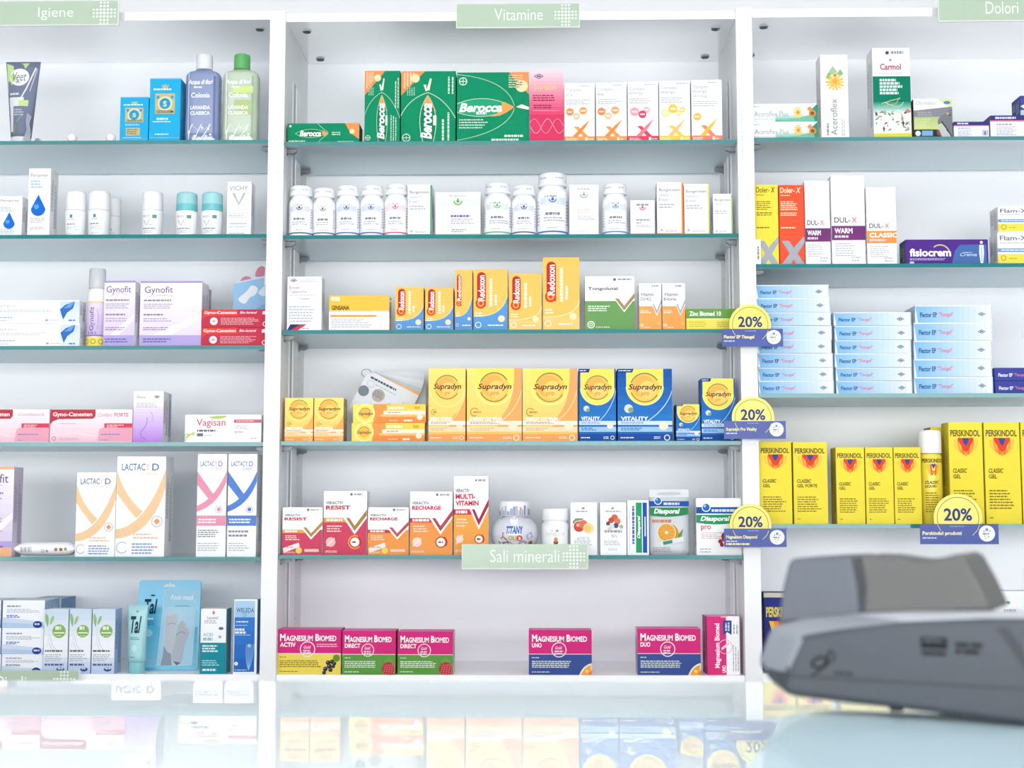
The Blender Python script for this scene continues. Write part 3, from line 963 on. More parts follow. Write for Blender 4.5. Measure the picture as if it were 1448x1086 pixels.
def tricolor(a):
    diamond_logo(a, .18, .07, .11, '#3c4468'); a.l(.36, .04, .58, .07, 3, '#c4c7d0')
    a.t('Econ', .06, .175, .3, .055, '#cf8a9a', b=1); a.t('Tagapurine', .06, .255, .5, .055, '#9297a3', b=.6); a.l(.06, .33, .86, .02, 1, '#9aa0ac'); a.t('Turmeric', .36, .39, .3, .035, '#7a7f8c', b=.8)
    a.l(.06, .53, .84, .32, 6, '#b0b4be', fill=.4)
    a.p([(0, 1), (.1, .88), (.4, .88), (.08, 1)], '#2e3a78'); a.p([(.08, 1), (.4, .88), (.58, .88), (.3, 1)], '#d1414c'); a.l(.44, .94, .25, .03, 1, '#9aa0c4')


def weleda(a):
    a.grad(.03, .24, .9, .97, '#3a7fcf', '#2a66b8', 4); a.grad(.03, .02, .9, .24, '#b9d8f2', '#9fc8ee', 3)
    a.t('WELEDA', .1, .115, .76, .06, '#4a607c', b=.6); a.ring(.45, .21, .05, .07, '#6a86a8')
    a.l(.1, .29, .55, .02, 1, '#dfeaf6', fill=.9); a.l(.08, .34, .7, .015, 1, '#cfe0f2'); a.l(.06, .385, .5, .08, 2, '#eef4fa', fill=.75); a.l(.06, .47, .8, .015, 1, '#cfe0f2')
    a.c(.68, .62, .07, '#d8d44e')
    for k in range(6):
        a.s(curve((.66, .95), (.5 + k * .07, .8), (.56 + k * .06, .6)), .022, '#8fc0ea')
    a.c(.13, .86, .08, '#e4edf6'); a.l(.08, .93, .7, .03, 1, '#9cc4ea')


def teal_white(a):
    a.r(0, .52, 1, 1, '#1f8fa0'); a.p([(.44, .06), (.5, .02), (.56, .06), (.5, .09)], '#e07a6a'); a.t('Louwind', .25, .11, .42, .05, '#8f9ab0', b=.6); a.l(.14, .17, .62, .06, 2, '#a9b0c2')
    a.c(.8, .3, .1, '#6a74a0', 14, .6); a.t('ACID', .1, .37, .4, .05, '#a9b4be', b=1); a.l(.1, .44, .5, .05, 1, '#9cc8cc', fill=.9); a.c(.76, .43, .06, '#8ec4cc')
    a.l(.08, .55, .72, .12, 3, '#d9eff0', fill=.6); a.l(.08, .78, .75, .1, 3, '#bfe2e4', fill=.4); a.l(.1, .92, .6, .035, 1, '#e4f4f4', fill=.9)


def tal_logo(a, u, v, w, h, c):
    a.t('Tal', u, v, w, h, c, b=1.2, i=1)


def vagisan(a):
    a.t('Vagisan', .15, .14, .38, .34, '#d5506a', b=.3); a.p(curve((.3, .08), (.45, .0), (.56, .05)) + curve((.56, .05), (.45, .2), (.36, .13))[1:], '#b5d06a')
    for k in range(3):
        a.s(curve((0, .98 - k * .12), (.05, .72 - k * .03), (.13, .62 + k * .06)), .014, '#c3d87a')
    a.l(.16, .53, .34, .09, 1, '#6a6f7c', fill=.8); a.r(.16, .67, .24, .78, '#6a7484'); a.l(.26, .71, .12, .06, 1, '#b0b4be')
    a.r(.64, .17, 1, .29, '#d9667c'); a.l(.67, .2, .24, .05, 1, '#fbe6ea'); a.l(.65, .37, .24, .16, 3, '#bfc3cb'); a.l(.65, .6, .12, .05, 1, '#e09aa8', fill=.9); a.l(.86, .82, .1, .07, 1, '#c4c8d0')


def purple_bust(a):
    a.grad(0, .3, 1, 1, '#efe4f8', '#b98ae0', 12); a.t('Saxo', .1, .085, .3, .05, '#8f95a6', b=.6); diamond_logo(a, .78, .11, .11, '#41476e'); a.l(.1, .23, .8, .09, 3, '#a9acc0')
    a.s(curve((.46, .52), (.5, .66), (.28, .78)) + curve((.28, .78), (.2, .9), (.44, .94))[1:], .018, '#8d5cb0'); a.s(curve((.58, .4), (.72, .54), (.62, .6)), .012, '#a584c8')


def feather_box(a):
    a.t('ergyphytus', .0, .17, .28, .17, '#b3b6bf'); a.l(0, .38, .72, .14, 2, '#c6cad4'); a.l(0, .72, .3, .05, 1, '#7fa6d6', fill=.8); a.l(0, .86, .26, .05, 1, '#8fb0da'); a.r(.62, .83, .65, .9, '#e07a86'); a.l(.67, .84, .12, .06, 1, '#b3b6bf')
    a.grad(.78, .05, 1, .95, '#cfe0f6', '#eaf2fb', 4)
    a.p([(.78, .4), (.84, .2), (.95, .05), (.93, .35), (.86, .55), (.82, .85)], '#3a72bc'); a.p([(.82, .36), (.9, .1), (.95, .05), (.9, .32)], '#6fa2dc'); a.l(.88, .84, .08, .07, 1, '#4a86cc', fill=.9)


def foot_cream_flat(a):
    a.p([(0, .62), (1, .78), (1, 1), (0, 1)], '#d5e2f4'); a.p([(0, .8), (1, .88), (1, 1), (0, 1)], '#bcd2ee')
    a.l(.1, .18, .4, .06, 1, '#8f9ab4', fill=.9); a.l(.1, .3, .8, .16, 3, '#b9c0cc'); a.l(.1, .52, .36, .12, 2, '#4f68b0', fill=.6)
    a.c(.84, .88, .11, '#2f4592', 20, .75); a.l(.77, .83, .14, .07, 1, '#dfe5f4', fill=.9)


def fisiocrem(a):
    a.p([(.6, .45), (.66, .22), (.98, .2), (.98, .95), (.56, .95)], '#4a70ae')
    a.t('fisiocrem', .05, .36, .5, .32, W_, b=1.6); a.ring(.42, .6, .11, .125, '#cfd38a', 20, 130)
    a.l(.05, .74, .44, .1, 2, '#d9cff0'); a.r(.05, .88, .1, .96, '#bfe0da'); a.l(.7, .5, .12, .05, 1, '#e4ecf6'); a.t('Crema', .66, .54, .2, .13, '#e8eef8', i=1)
    a.c(.92, .12, .018, '#eef2f8'); a.p([(.895, .22), (.945, .22), (.95, .55), (.935, .95), (.905, .95), (.89, .55)], '#eef2f8'); a.s([(.92, .3), (.92, .9)], .006, '#6a7fb4')


def flamx(a):
    a.t('Flam-X', .04, .1, .5, .15, '#6b6f80', b=.8); a.t('Gel', .62, .1, .22, .15, '#e49aa8'); a.l(.04, .3, .75, .06, 1, '#b5b9c6'); a.r(0, .5, 1, .62, '#6f9fd8'); a.l(.06, .53, .6, .05, 1, '#e4eef8', fill=.8); a.r(0, .67, 1, .97, '#f4e25a'); a.ring(.1, .8, .035, .05, '#b8a53c'); a.l(.2, .79, .14, .06, 1, '#b8a53c')


def blue_liniment(a):
    a.r(0, 0, 1, .06, '#cfc9b8'); a.t('PERSKINDOL', .06, .18, .86, .13, '#e8d44e', b=1.6)
    for k, c in enumerate(('#f2c23c', '#ee8a34', '#e8552c', '#f2a03c', '#f2c23c')):
        a.p([(.14 + k * .12, .36), (.3 + k * .12, .36), (.36 + k * .1, .74 - .06 * (k % 2))], c)


def vertical_mg(a):
    a.r(0, 0, .58, 1, '#dd3680'); a.r(.42, 0, .6, .02, '#f5b8d0'); a.t('Magnesium Biomed', .22, .12, .2, .76, W_, b=1, rot=1); a.t('UNO', .44, .84, .12, .12, W_, b=1.4, rot=1)
    a.p([(.48, .07), (.75, .07), (.75, .32), (.62, .27), (.48, .32)], '#3d4a8e'); a.l(.54, .09, .16, .16, 2, '#cfd4ea', rot=1, fill=.7)
    a.ring(.55, .52, .2, .22, '#f3bcd2'); a.p([(.42, .54), (.66, .44), (.68, .48), (.44, .58)], '#f7d4e2'); a.l(.78, .1, .18, .2, 2, '#a5a9b6', rot=1); a.l(.76, .48, .22, .46, 3, '#a5a9b6', rot=1, fill=.35)


def sun_box(a):
    a.l(.28, .07, .42, .03, 1, '#b0b4be', fill=.9); a.r(.06, .14, .94, .3, '#eef1f4'); bur_logo(a, .5, .19, .14, '#a9b0bc'); a.t('sun', .28, .47, .4, .1, '#f0cdbb'); a.l(.28, .61, .6, .1, 3, '#b0b4be', fill=.4); a.l(.3, .9, .4, .02, 1, '#c4c8d0')


def red_foot_box(a):
    a.r(0, .955, 1, 1, '#e4808e'); a.l(.24, .1, .56, .06, 1, '#9aa0ac', fill=.9); a.r(.04, .18, .96, .32, '#fbeef0'); bur_logo(a, .5, .2, .13, '#d8607c'); a.l(.24, .54, .6, .05, 1, '#8f95a3', fill=.8); a.l(.24, .63, .25, .04, 1, '#8f95a3', fill=.8); a.l(.24, .7, .64, .08, 2, '#c4b4bc')


def vichy(a):
    a.t('VICHY', .08, .075, .78, .09, '#9aa0aa', b=.4); a.s([(.26, .21), (.48, .42), (.72, .21)], .1, '#b7bcc6'); a.t('DEO', .6, .4, .22, .06, '#bcd6d8'); a.r(.08, .59, .88, .6, '#a9cfd4'); a.r(.08, .66, .88, .67, '#a9cfd4'); a.l(.08, .62, .76, .03, 1, '#b0b4be'); a.r(.12, .775, .84, .79, '#8fbcc4'); a.l(.1, .83, .8, .03, 1, '#b8bcc6'); a.l(.08, .95, .76, .03, 1, '#b8bcc6')


def white_card_box(a):
    a.l(.2, .22, .3, .05, 1, '#8a8f9c', fill=.9); a.c(.3, .14, .05, '#7faa80', 12, .7); a.l(.2, .36, .6, .1, 2, '#c4c8d0')
# ------------------------------------------------------------------ the room
wallm = mat('#f8f9fb', .7, .2, noise=.02, k=.76, name='wall paint')
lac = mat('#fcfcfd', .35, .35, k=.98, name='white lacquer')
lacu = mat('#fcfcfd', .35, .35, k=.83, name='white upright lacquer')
lacg = mat('#f9fbfe', .45, .3, k=.98, name='white laminate')
gloss = mat('#fcfcfd', .14, .9, k=.98, name='glossy white lacquer')
gloss.node_tree.nodes['Principled BSDF'].inputs['IOR'].default_value = 4.0
steel = mat('#85888b', .4, .5, metal=.25, name='brushed steel')
DEP = .266
XL0, XL1 = hit(375.5, 490, 0).x, hit(398, 490, 0).x      # left upright
XR0, XR1 = hit(1046.5, 490, 0).x, hit(1070, 490, 0).x    # right upright
BAYW = XR0 - XL1
XLL, XRR = XL0 - BAYW, XR1 + BAYW
UW = XL1 - XL0
ZT0 = hit(724, 29.2, 0).z
ZT1 = ZT0 + .0175
ZB = SHELF['C6']

m = MB(); m.box(-3.2, 3.2, DEP + .03, DEP + .13, 0, 2.8, wallm); structure(m, 'wall_back')
m = MB(); m.box(-3.2, 3.2, -4.6, DEP + .03, -.06, 0, mat('#f2f2f1', .35, .4, k=.92, noise=.04, name='floor tile')); structure(m, 'floor')
m = MB(); m.box(-3.2, 3.2, -4.6, DEP + .13, 2.8, 2.86, mat('#fbfbfb', .8, .1, k=.95, name='ceiling paint')); structure(m, 'ceiling')

# ------------------------------------------------------------------ the shelving
unit = empty('wall_shelving', ((XL0 + XR1) / 2, DEP / 2, 0))
UX, UY = unit.location.x, unit.location.y
tag(unit, 'white built-in wall shelving of three bays with tall uprights and back panels', 'shelving')


def part(mb, name, label=None):
    o = mb.build(name, unit, (-UX, -UY, 0))
    if label:
        o['label'] = label
    return o


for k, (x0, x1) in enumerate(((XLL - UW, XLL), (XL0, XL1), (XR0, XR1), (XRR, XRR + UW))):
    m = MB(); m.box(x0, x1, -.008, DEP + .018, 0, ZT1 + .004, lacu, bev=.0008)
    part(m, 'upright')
BAYS = (('L', XLL, XL0), ('C', XL1, XR0), ('R', XR1, XRR))
for b, x0, x1 in BAYS:
    ZT0 = hit(*{'L': (275, 28.6), 'C': (724, 29.2), 'R': (1200, 24.0)}[b], 0).z
    ZT1 = ZT0 + .0175
    m = MB(); m.box(x0, x1, -.002, DEP, ZT0, ZT1, gloss, bev=.0008); part(m, 'top_board')
    m = MB(); m.box(x0, x1, DEP, DEP + .016, 0.0, ZT1, lacg); part(m, 'back_panel')
    zb = SHELF[b + '6'] if b != 'R' else SHELF['R5']
    m = MB(); m.box(x0, x1, 0.0, DEP, zb - .022, zb, lac, bev=.0008); part(m, 'base_board')
    for i in range(2):
        xa, xb = x0 + (x1 - x0) * i / 2 + .002, x0 + (x1 - x0) * (i + 1) / 2 - .002
        m = MB(); m.box(xa, xb, 0.002, .02, .08, zb - .026, lac, bev=.001)
        d = part(m, 'cabinet_door')
    m = MB(); m.box(x0, x1, .03, .045, 0, .08, lacg); part(m, 'plinth')
    # screw covers under the top board
    for sx in (x0 + .033, x1 - .033):
        for sy in (.052, .23):
            m = MB(); m.lathe([(.0092, ZT0 - .0022), (.0092, ZT0 - .0002)], mat('#b7bbc0', .4), 20, sx, sy); m.lathe([(.0075, ZT0 - .0036), (.0082, ZT0 - .0021)], mat('#55595f', .4), 20, sx, sy)
            part(m, 'screw_cover', 'dark round screw cover')
    # slotted rails on the side walls
    for sx, sg in ((x0, 1), (x1, -1)):
        m = MB(); z0 = zb + .001; z1 = hit(415, 118, .09).z
        m.box(sx, sx + sg * .003, .078, .104, z0, z1, mat('#e1e5e8', .4, .5), bev=.0004)
        m.box(sx + sg * .003, sx + sg * .0034, .088, .094, z0 + .005, z1 - .004, mat('#b3b8bd', .5))
        part(m, 'slotted_rail', 'grey slotted metal rail')
        m = MB(); m.box(sx, sx + sg * .004, .112, .165, z0, z1 - .004, lac, bev=.0004)
        part(m, 'cover_strip')
        # peg holes: small dark discs set on the panel
        m = MB()
        for q in range(24):
            zz = z0 + .05 + q * .042
            if zz < z1 + .05:
                n = 10
                vs = [(sx + sg * .0003, .205 + .0022 * math.cos(2 * math.pi * i / n), zz + .0022 * math.sin(2 * math.pi * i / n)) for i in range(n)]
                m.add(vs, [list(range(n))], mat('#9ea3aa', .7))
        part(m, 'peg_holes')

# white cap on the upright and the faint sideways lettering on the other one
p = hit(391, 243, -.008)
m = MB(); vs = []
m.lathe([(.0115, 0), (.0112, .002), (.009, .003)], lac, 28); m.lathe([(.0018, .0029), (.0012, .0034)], mat('#d8dade'), 12)
o = m.build('cover_cap', unit, (p.x - UX, -.008 - UY, p.z), 0, math.pi / 2)
pa, pb = hit(1047.5, 155, -.008), hit(1052.5, 226, -.008)
m = MB()
a = Art(m, lambda u, v, k: (pa.x + u * (pb.x - pa.x), -.0082, pb.z + (1 - v) * (pa.z - pb.z)), pb.x - pa.x, pa.z - pb.z)
vs, fs = text_mesh('Ortesi e farmacia', 0, 0)
m.add([a.pl(1 - y, x, 0) for x, y in vs], fs, mat('#d3d5d9'))
part(m, 'lettering', 'faint grey sideways lettering on the white upright')

# ------------------------------------------------------------------ glass shelves and their supports
sheet = glassy('clear shelf glass', '#f4fafc', '#e4f0f4', .08, .03, 1.45)
satin = glassy('satin shelf glass', '#f4fbfd', '#e2f1f7', .85, .22, 10.0, '#f0f8fb')
edgem = mat('#2e8689', .12, .5, k=.8, name='green glass edge')
GL = {
    'L1': 'glass shelf carrying a hair removal tube, blue boxes and two cologne bottles',
    'L2': 'glass shelf carrying roll-on deodorants and boxes with blue drops',
    'L3': 'glass shelf carrying lilac boxes, a spray can and two red boxes',
    'L4': 'glass shelf carrying long pink boxes and one lilac gradient box',
    'L5': 'glass shelf carrying boxes with peach, pink and blue ribbons',
    'C1': 'glass shelf carrying large green and orange vitamin boxes',
    'C2': 'glass shelf carrying a row of white pill bottles',
    'C3': 'glass shelf carrying orange boxes with red capsules',
    'C4': 'glass shelf carrying yellow and blue boxes with a golden swirl',
    'C5': 'glass shelf above the mineral salts sign with checkmark boxes and a round jar',
    'R1': 'glass shelf carrying flower boxes and a tall green and white box',
    'R2': 'glass shelf carrying a yellow, an orange and a long purple box',
    'R3': 'glass shelf carrying three stacks of flat light blue boxes',
    'R4': 'glass shelf carrying yellow liniment boxes and a white-capped can'}
for b, x0, x1 in BAYS:
    for i in range(1, 6):
        key = b + str(i)
        if key not in GL:
            continue
        z = SHELF[key]
        m = MB()
        xa, xb, d = x0 + .0005, x1 - .0005, .246
        m.add([(xa, 0, z - TH), (xb, 0, z - TH), (xb, d, z - TH), (xa, d, z - TH)], [[3, 2, 1, 0]], satin)
        m.add([(xa, 0, z), (xb, 0, z), (xb, d, z), (xa, d, z)], [[0, 1, 2, 3]], sheet)
        m.add([(xa, 0, z), (xb, 0, z), (xb, 0, z - TH), (xa, 0, z - TH)], [[0, 3, 2, 1]], edgem)
        m.add([(xa, d, z), (xb, d, z), (xb, d, z - TH), (xa, d, z - TH)], [[0, 1, 2, 3]], edgem)
        m.add([(xa, 0, z), (xa, d, z), (xa, d, z - TH), (xa, 0, z - TH)], [[0, 1, 2, 3]], edgem)
        m.add([(xb, 0, z), (xb, d, z), (xb, d, z - TH), (xb, 0, z - TH)], [[3, 2, 1, 0]], edgem)
        o = m.build('glass_shelf')
        tag(o, GL[key], 'shelf', 'glass shelves of the wall unit')
        for sx, sg in ((x0, 1), (x1, -1)):
            for sy in (.03, .2):
                m = MB()
                zt = z - TH - .0003
                m.prism([(0, -.009), (0, -.0005), (.018, -.0005), (.0205, -.003), (.019, -.006), (.012, -.009)] if sg > 0 else
                        [(-.0, -.0005), (0, -.009), (-.012, -.009), (-.019, -.006), (-.0205, -.003), (-.018, -.0005)], -.005, .005, steel)
                m.box(-.001 if sg < 0 else 0, .001 if sg > 0 else 0, -.007, .007, -.012, -.0005, steel)
                m.build('shelf_support', unit, (sx - UX, sy - UY, zt))


# ------------------------------------------------------------------ signs
def cross_dots(a, u, v, s, c='#f3f7f1'):
    q = a.w / a.h
    for i in range(7):
        for j in range(7):
            if 2 <= i <= 4 or 2 <= j <= 4:
                d = math.hypot(i - 3, j - 3)
                a.c(u + (i - 3) * s, v + (j - 3) * s * q, s * (.42 - .035 * d), c, 10)


def sign(txt, px, tw, dots, label, Y=-.022, col='#b9cdb6'):
    x0, y0, x1, y1 = px
    A, B = hit(x0, (y0 + y1) / 2, Y), hit(x1, (y0 + y1) / 2, Y)
    zt, zb = hit((x0 + x1) / 2, y0, Y).z, hit((x0 + x1) / 2, y1, Y).z
    w, h = B.x - A.x, zt - zb
    m = MB()
    m.box(-w / 2, w / 2, -.002, .002, 0, h, mat('#e9efe8', .3, .4), bev=.0004)
    a = Art(m, lambda u, v, k: ((u - .5) * w, -.00208 - k * .00002, h * (1 - v)), w, h)
    a.r(.006, .0, .994, .955, mat(col, .22, .45))
    a.t(txt, *tw, '#fbfdfb', b=-.35)
    if dots:
        cross_dots(a, *dots)
    # two small brackets behind fix the plate to the board
    for u in (-.3, .3):
        m.box(u * w - .008, u * w + .008, .0018, -Y - .0003, h * .42, h * .58, lac)
    o = m.build('shelf_sign', None, ((A.x + B.x) / 2, Y, zb))
    return tag(o, label, 'sign', 'green section signs')


sign('Igiene', (-92, 2.5, 168.5, 37), (.563, .25, .19, .52), (.921, .5, .0192), 'pale green sign reading Igiene on the top board', Y=-.022)
sign('Vitamine', (645, 6, 820, 40), (.31, .2, .39, .48), (.885, .48, .0275), 'pale green sign reading Vitamine on the top board', Y=-.022)
sign('Dolori', (1326, -8, 1540, 30.5), (.315, .28, .215, .44), (.83, .48, .022), 'pale green sign reading Dolori on the top board', Y=-.022)
sign('Sali minerali', (653, 769.5, 832, 805), (.225, .22, .545, .5), (.885, .5, .027), 'pale green sign reading Sali minerali on a glass shelf edge', Y=-.022)
sign('Piedi', (-85, 948, 113, 981), (.41, .24, .21, .6), (.89, .5, .024), 'pale green sign reading Piedi on the bottom board', Y=-.022)

# ------------------------------------------------------------------ left bay: hygiene
B_ = 'box'
# shelf 1
z = SHELF['L1']
p = hit(24.5, 198, .03)
S = 1 / 716.0
tube = empty('cream_tube', (p.x, .03 + .02, z + .0001))
tag(tube, 'grey and lime hair removal cream tube standing on its white cap', 'tube')
m = MB()
hh = hit(22, 88, .05).z - z
capz = .019
rings = []
n = 28
vs, fs = [], []
for k in range(11):
    f = k / 10
    zz = capz + (hh - capz) * f
    hw = (.0205 + (.0362 - .0205) * f)
    hd = .0165 * (1 - f) ** .8 + .0012
    for i in range(n):
        t = 2 * math.pi * i / n
        vs.append((hw * math.cos(t), hd * math.sin(t), zz))
for k in range(10):
    for i in range(n):
        fs.append([k * n + i, k * n + (i + 1) % n, (k + 1) * n + (i + 1) % n, (k + 1) * n + i])
fs.append(list(range(n))[::-1]); fs.append([10 * n + i for i in range(n)])
m.add(vs, fs, '#7c839c', True)


def tpl(u, v, k):
    f = 1 - v
    hw = .0205 + .0157 * f
    hd = .0165 * (1 - f) ** .8 + .0012
    x = (u - .5) * 2
    return (hw * x * .985, -hd * math.sqrt(max(0, 1 - x * x * .97)) - .0003 - k * .00004, capz + (hh - capz) * f)


a = Art(m, tpl, .06, hh - capz, 12)
a.p([(.02, .02), (.7, .02)] + [(.6 - .5 * t, .1 + .25 * t) for t in (.2, .5, .8)] + [(.02, .42)], '#c5e39a')
a.p([(.02, .02), (.25, .02), (.02, .12)], '#7c839c')
a.c(.42, .21, .31, '#fafafc', 28); a.t('Veet', .2, .14, .44, .12, '#6e7694', i=1); a.l(.3, .26, .22, .03, 1, '#a9afc0', fill=.9)
a.s([(.9, .08), (.68, .36), (.5, .5)], .05, '#e9edf2'); a.s([(.94, .1), (.8, .4)], .03, '#cfd4de')
a.l(.1, .42, .45, .03, 1, '#dfe3ec', fill=.9); a.r(.08, .48, .62, .6, '#e9eee6'); a.r(.45, .52, .8, .6, '#cbe39c'); a.l(.28, .63, .4, .1, 3, '#c4c9d6')
a.r(.1, .5, .24, .94, '#e3e7ee'); a.s(curve((.3, .98), (.3, .8), (.62, .73)), .04, '#8fae84'); a.s(curve((.38, .98), (.42, .86), (.36, .82)), .06, '#6f8f6c')
m.build('tube_body', tube)
m = MB(); m.lathe([(.0175, 0), (.019, .002), (.0205, capz + .001)], '#eceef2', 30, ys=.82); m.build('cap', tube)
clearm = glassy('clear plastic', '#eef1f5', '#e6eaf0', .35, .08, 1.4)
m = MB(); m.prism([(.012, .01), (.019, .03), (.0165, .05), (.0195, .066), (.0275, .059), (.023, .045), (.0275, .02), (.024, .004)], -.022, -.0205, clearm)
o = m.build('spatula', tube); o['label'] = 'clear plastic spatula'
p = hit(52, 192, .02)
m = MB(); m.lathe([(.0062, 0), (.0066, .001), (.0066, .009), (.006, .01)], '#e6e2e2', 22); m.lathe([(.0052, .0098), (.005, .0112)], '#a3969a', 20)
o = m.build('plug', None, (p.x, .034, z + .0068), 0, math.pi / 2)
tag(o, 'small grey-brown round plug beside the hair removal tube', 'plug')
for px, lb in ((101, 'white suction knob on the top left shelf, nearer the cream tube'), (156, 'white suction knob on the top left shelf, nearer the blue cologne box')):
    p = hit(px, 190, .02)
    o = empty('suction_knob', (p.x, .03, z + .0001))
    tag(o, lb, 'knob', 'white suction knobs')
    m = MB(); m.lathe([(.0072, 0), (.01, .004), (.01, .0075)], '#d9dee6', 26); m.lathe([(.0085, .0076), (.0082, .0098), (.006, .0112)], '#fafafc', 26)
    k = m.build('knob', o, (0, 0, .0118), 0, math.pi / 2)
    m = MB(); m.lathe([(.012, 0), (.0105, .0012), (.004, .0045), (.0035, .009)], glassy('soft clear plastic', '#f4f6f8', '#eef0f4', .5, .1, 1.4), 26); m.build('suction_cup', o, (.006, .012, 0))
m = MB(); a0, a1 = hit(57, 197, .05), hit(165, 197, .05)
m.box(a0.x, a1.x, .062, .075, z + .0001, z + .0035, '#f2f4f7', bev=.0005)
tag(m.build('shelf_strip'), 'flat white plastic strip lying behind the suction knobs', 'strip')

carton('cologne_carton', 'small sky blue cologne box with a gold crest', B_, (169.5, 210, 137), 'L1', .035, box4711(False), '#2bb0e4', 'sky blue cologne boxes', fine='#8fd2ee')
carton('cologne_carton', 'taller sky blue cologne box with a gold crest', B_, (211.5, 255.5, 110.5), 'L1', .045, box4711(True), '#2bb0e4', 'sky blue cologne boxes', fine='#8fd2ee')


def cologne(px0, px1, glass, capc, textc, tones, label, capw):
    p0, p1 = hit(px0, 150, .02), hit(px1, 150, .02)
    w = (p1.x - p0.x) / 2 - .0008
    xc = (p0.x + p1.x) / 2
    yc = .012 + w * .62
    sh = hit(300, 107.5, yc).z - z; nk = hit(300, 100.5, yc).z - z; tp = hit(300, 79, yc).z - z
    o = empty('cologne_bottle', (xc, yc, z + .0002))
    tag(o, label, 'bottle', 'cologne bottles')
    m = MB()
    m.lathe([(w * .93, 0), (w * .97, .002), (w, .02), (w * .985, sh * .5), (w, sh - .008), (w * .985, sh - .003), (w * .93, sh + .001), (w * .82, sh + .0045), (capw * 1.02, nk - .001), (capw * .95, nk), (capw * .85, nk + .003)], mat(glass, .08, .6, coat=.6), 48, ex=3.6, ys=.6)
    a = Art(m, lambda u, v, k: ((u - .5) * 2 * w * .86, -w * .6 - .0004 - k * .00004, sh * (1 - v)), w * 1.72, sh)
    a.r(.06, .0, .1, .9, tones[0]); a.r(.9, .05, .96, .95, tones[1])  # lighter strip near the left edge, darker one near the right
    if tones[2]:
        a.r(.3, .2, .95, .3, tones[2]); a.r(.35, .4, .9, .6, tones[3])
    a.t('Acqua di fiori', .06, .1, .82, .09, textc, b=1.5, i=1); a.l(.25, .2, .35, .025, 1, textc, fill=.9)
    a.t('Colonia', .16, .29, .62, .075, textc, b=1.3)
    a.t('LAVANDA', .14, .48, .66, .055, textc, b=2); a.t('CLASSICA', .14, .56, .66, .055, textc, b=2)
    a.ring(.5, .7, .3, .31, textc, 200, 340)
    for k in range(3):
        a.s(curve((.1 + k * .2, .97), (.1 + k * .3, .85), (.22 + k * .3, .75)), .03, textc)
    for (u, v) in ((.75, .82), (.82, .9), (.68, .92), (.12, .86), (.3, .92), (.55, .8)):
        a.c(u, v, .04, textc, 8)
    m.build('body', o)
    m = MB(); m.lathe([(capw, nk + .0005), (capw, tp - .003), (capw * .96, tp - .001), (capw * .85, tp)], mat(capc, .35, .4), 40)
    m.build('cap', o)


cologne(260.5, 311, '#8594be', '#eef0f6', '#f3f5fa', ('#b6c2de', '#6c7db0', None, None), 'violet-blue cologne bottle with a white cap', .0168)
cologne(313.5, 365, '#c3d3bd', '#62b268', '#f6f9f3', ('#e6eee2', '#a3bb9e', '#d5e892', '#b9cc8f'), 'pale green cologne bottle with a green cap', .0165)

# shelf 2
carton('deodorant_carton', 'short white box with a blue drop', B_, (-3, 31, 277.5), 'L2', .04, peroxide('#1f6fd0', False), '#fafafc', 'white boxes with a blue drop')
carton('deodorant_carton', 'tall white box with a large blue drop', B_, (40, 71.5, 238), 'L2', .045, peroxide('#1f6fd0', True), '#fafafc', 'white boxes with a blue drop')
z2 = SHELF['L2']


def rollon(px0, px1, top, capc, label, kind, back=.016, band=None):
    p0, p1 = hit(px0, 305, back), hit(px1, 305, back)
    w = (p1.x - p0.x) / 2 - .0004
    h = hit((px0 + px1) / 2, top, back + w).z - z2
    o = empty('roll_on_deodorant', ((p0.x + p1.x) / 2, back + w, z2 + .0001))
    tag(o, label, 'deodorant', 'roll-on deodorants')
    hb = h * .575
    m = MB()
    prof = [(w * .86, 0), (w * .9, .002), (w * .95, hb * .5), (w * .995, hb - .006), (w, hb - .002), (w * .95, hb)]
    m.lathe(prof, mat('#fafbfd', .35, .4), 44)

    def rf(zz):
        for (r0, a0), (r1, a1) in zip(prof, prof[1:]):
            if a0 <= zz <= a1:
                return r0 + (r1 - r0) * (zz - a0) / (a1 - a0)
        return w
    a = wrap(m, rf, hb, 72)
    if kind == 'V':
        a.t('VICHY', .2, .2, .32, .09, '#a6abb6', b=.6); a.r(.6, .19, .76, .32, '#6f9f86'); a.s([(.26, .38), (.38, .6), (.5, .38)], .035, '#b6bac4'); a.l(.46, .55, .2, .04, 1, '#b6bac4')
        a.l(.2, .68, .56, .05, 1, '#7d838f', fill=.8); a.l(.26, .76, .5, .12, 2, '#c0c4cd')
    else:
        a.r(.4, .18, .5, .3, '#5c86c8'); a.l(.34, .33, .28, .05, 1, '#9aa8c4', fill=.9); a.l(.26, .5, .44, .06, 1, '#9aa0ac', fill=.8); a.l(.26, .6, .5, .14, 3, '#c4c8d0'); a.l(.26, .85, .5, .05, 1, '#c9ccd4')
    m.build('body', o)
    m = MB()
    cz = hb + .0008
    cm = mat(capc, .35, .4)
    m.lathe([(w * .93, cz), (w * .95, cz + .001), (w * .94, cz + (h - cz) * .35)], mat(band, .35, .4) if band else cm, 44)
    m.lathe([(w * .94, cz + (h - cz) * .35), (w * .93, h - .006), (w * .88, h - .002), (w * .7, h - .0003), (w * .3, h)], cm, 44)
    m.build('cap', o)


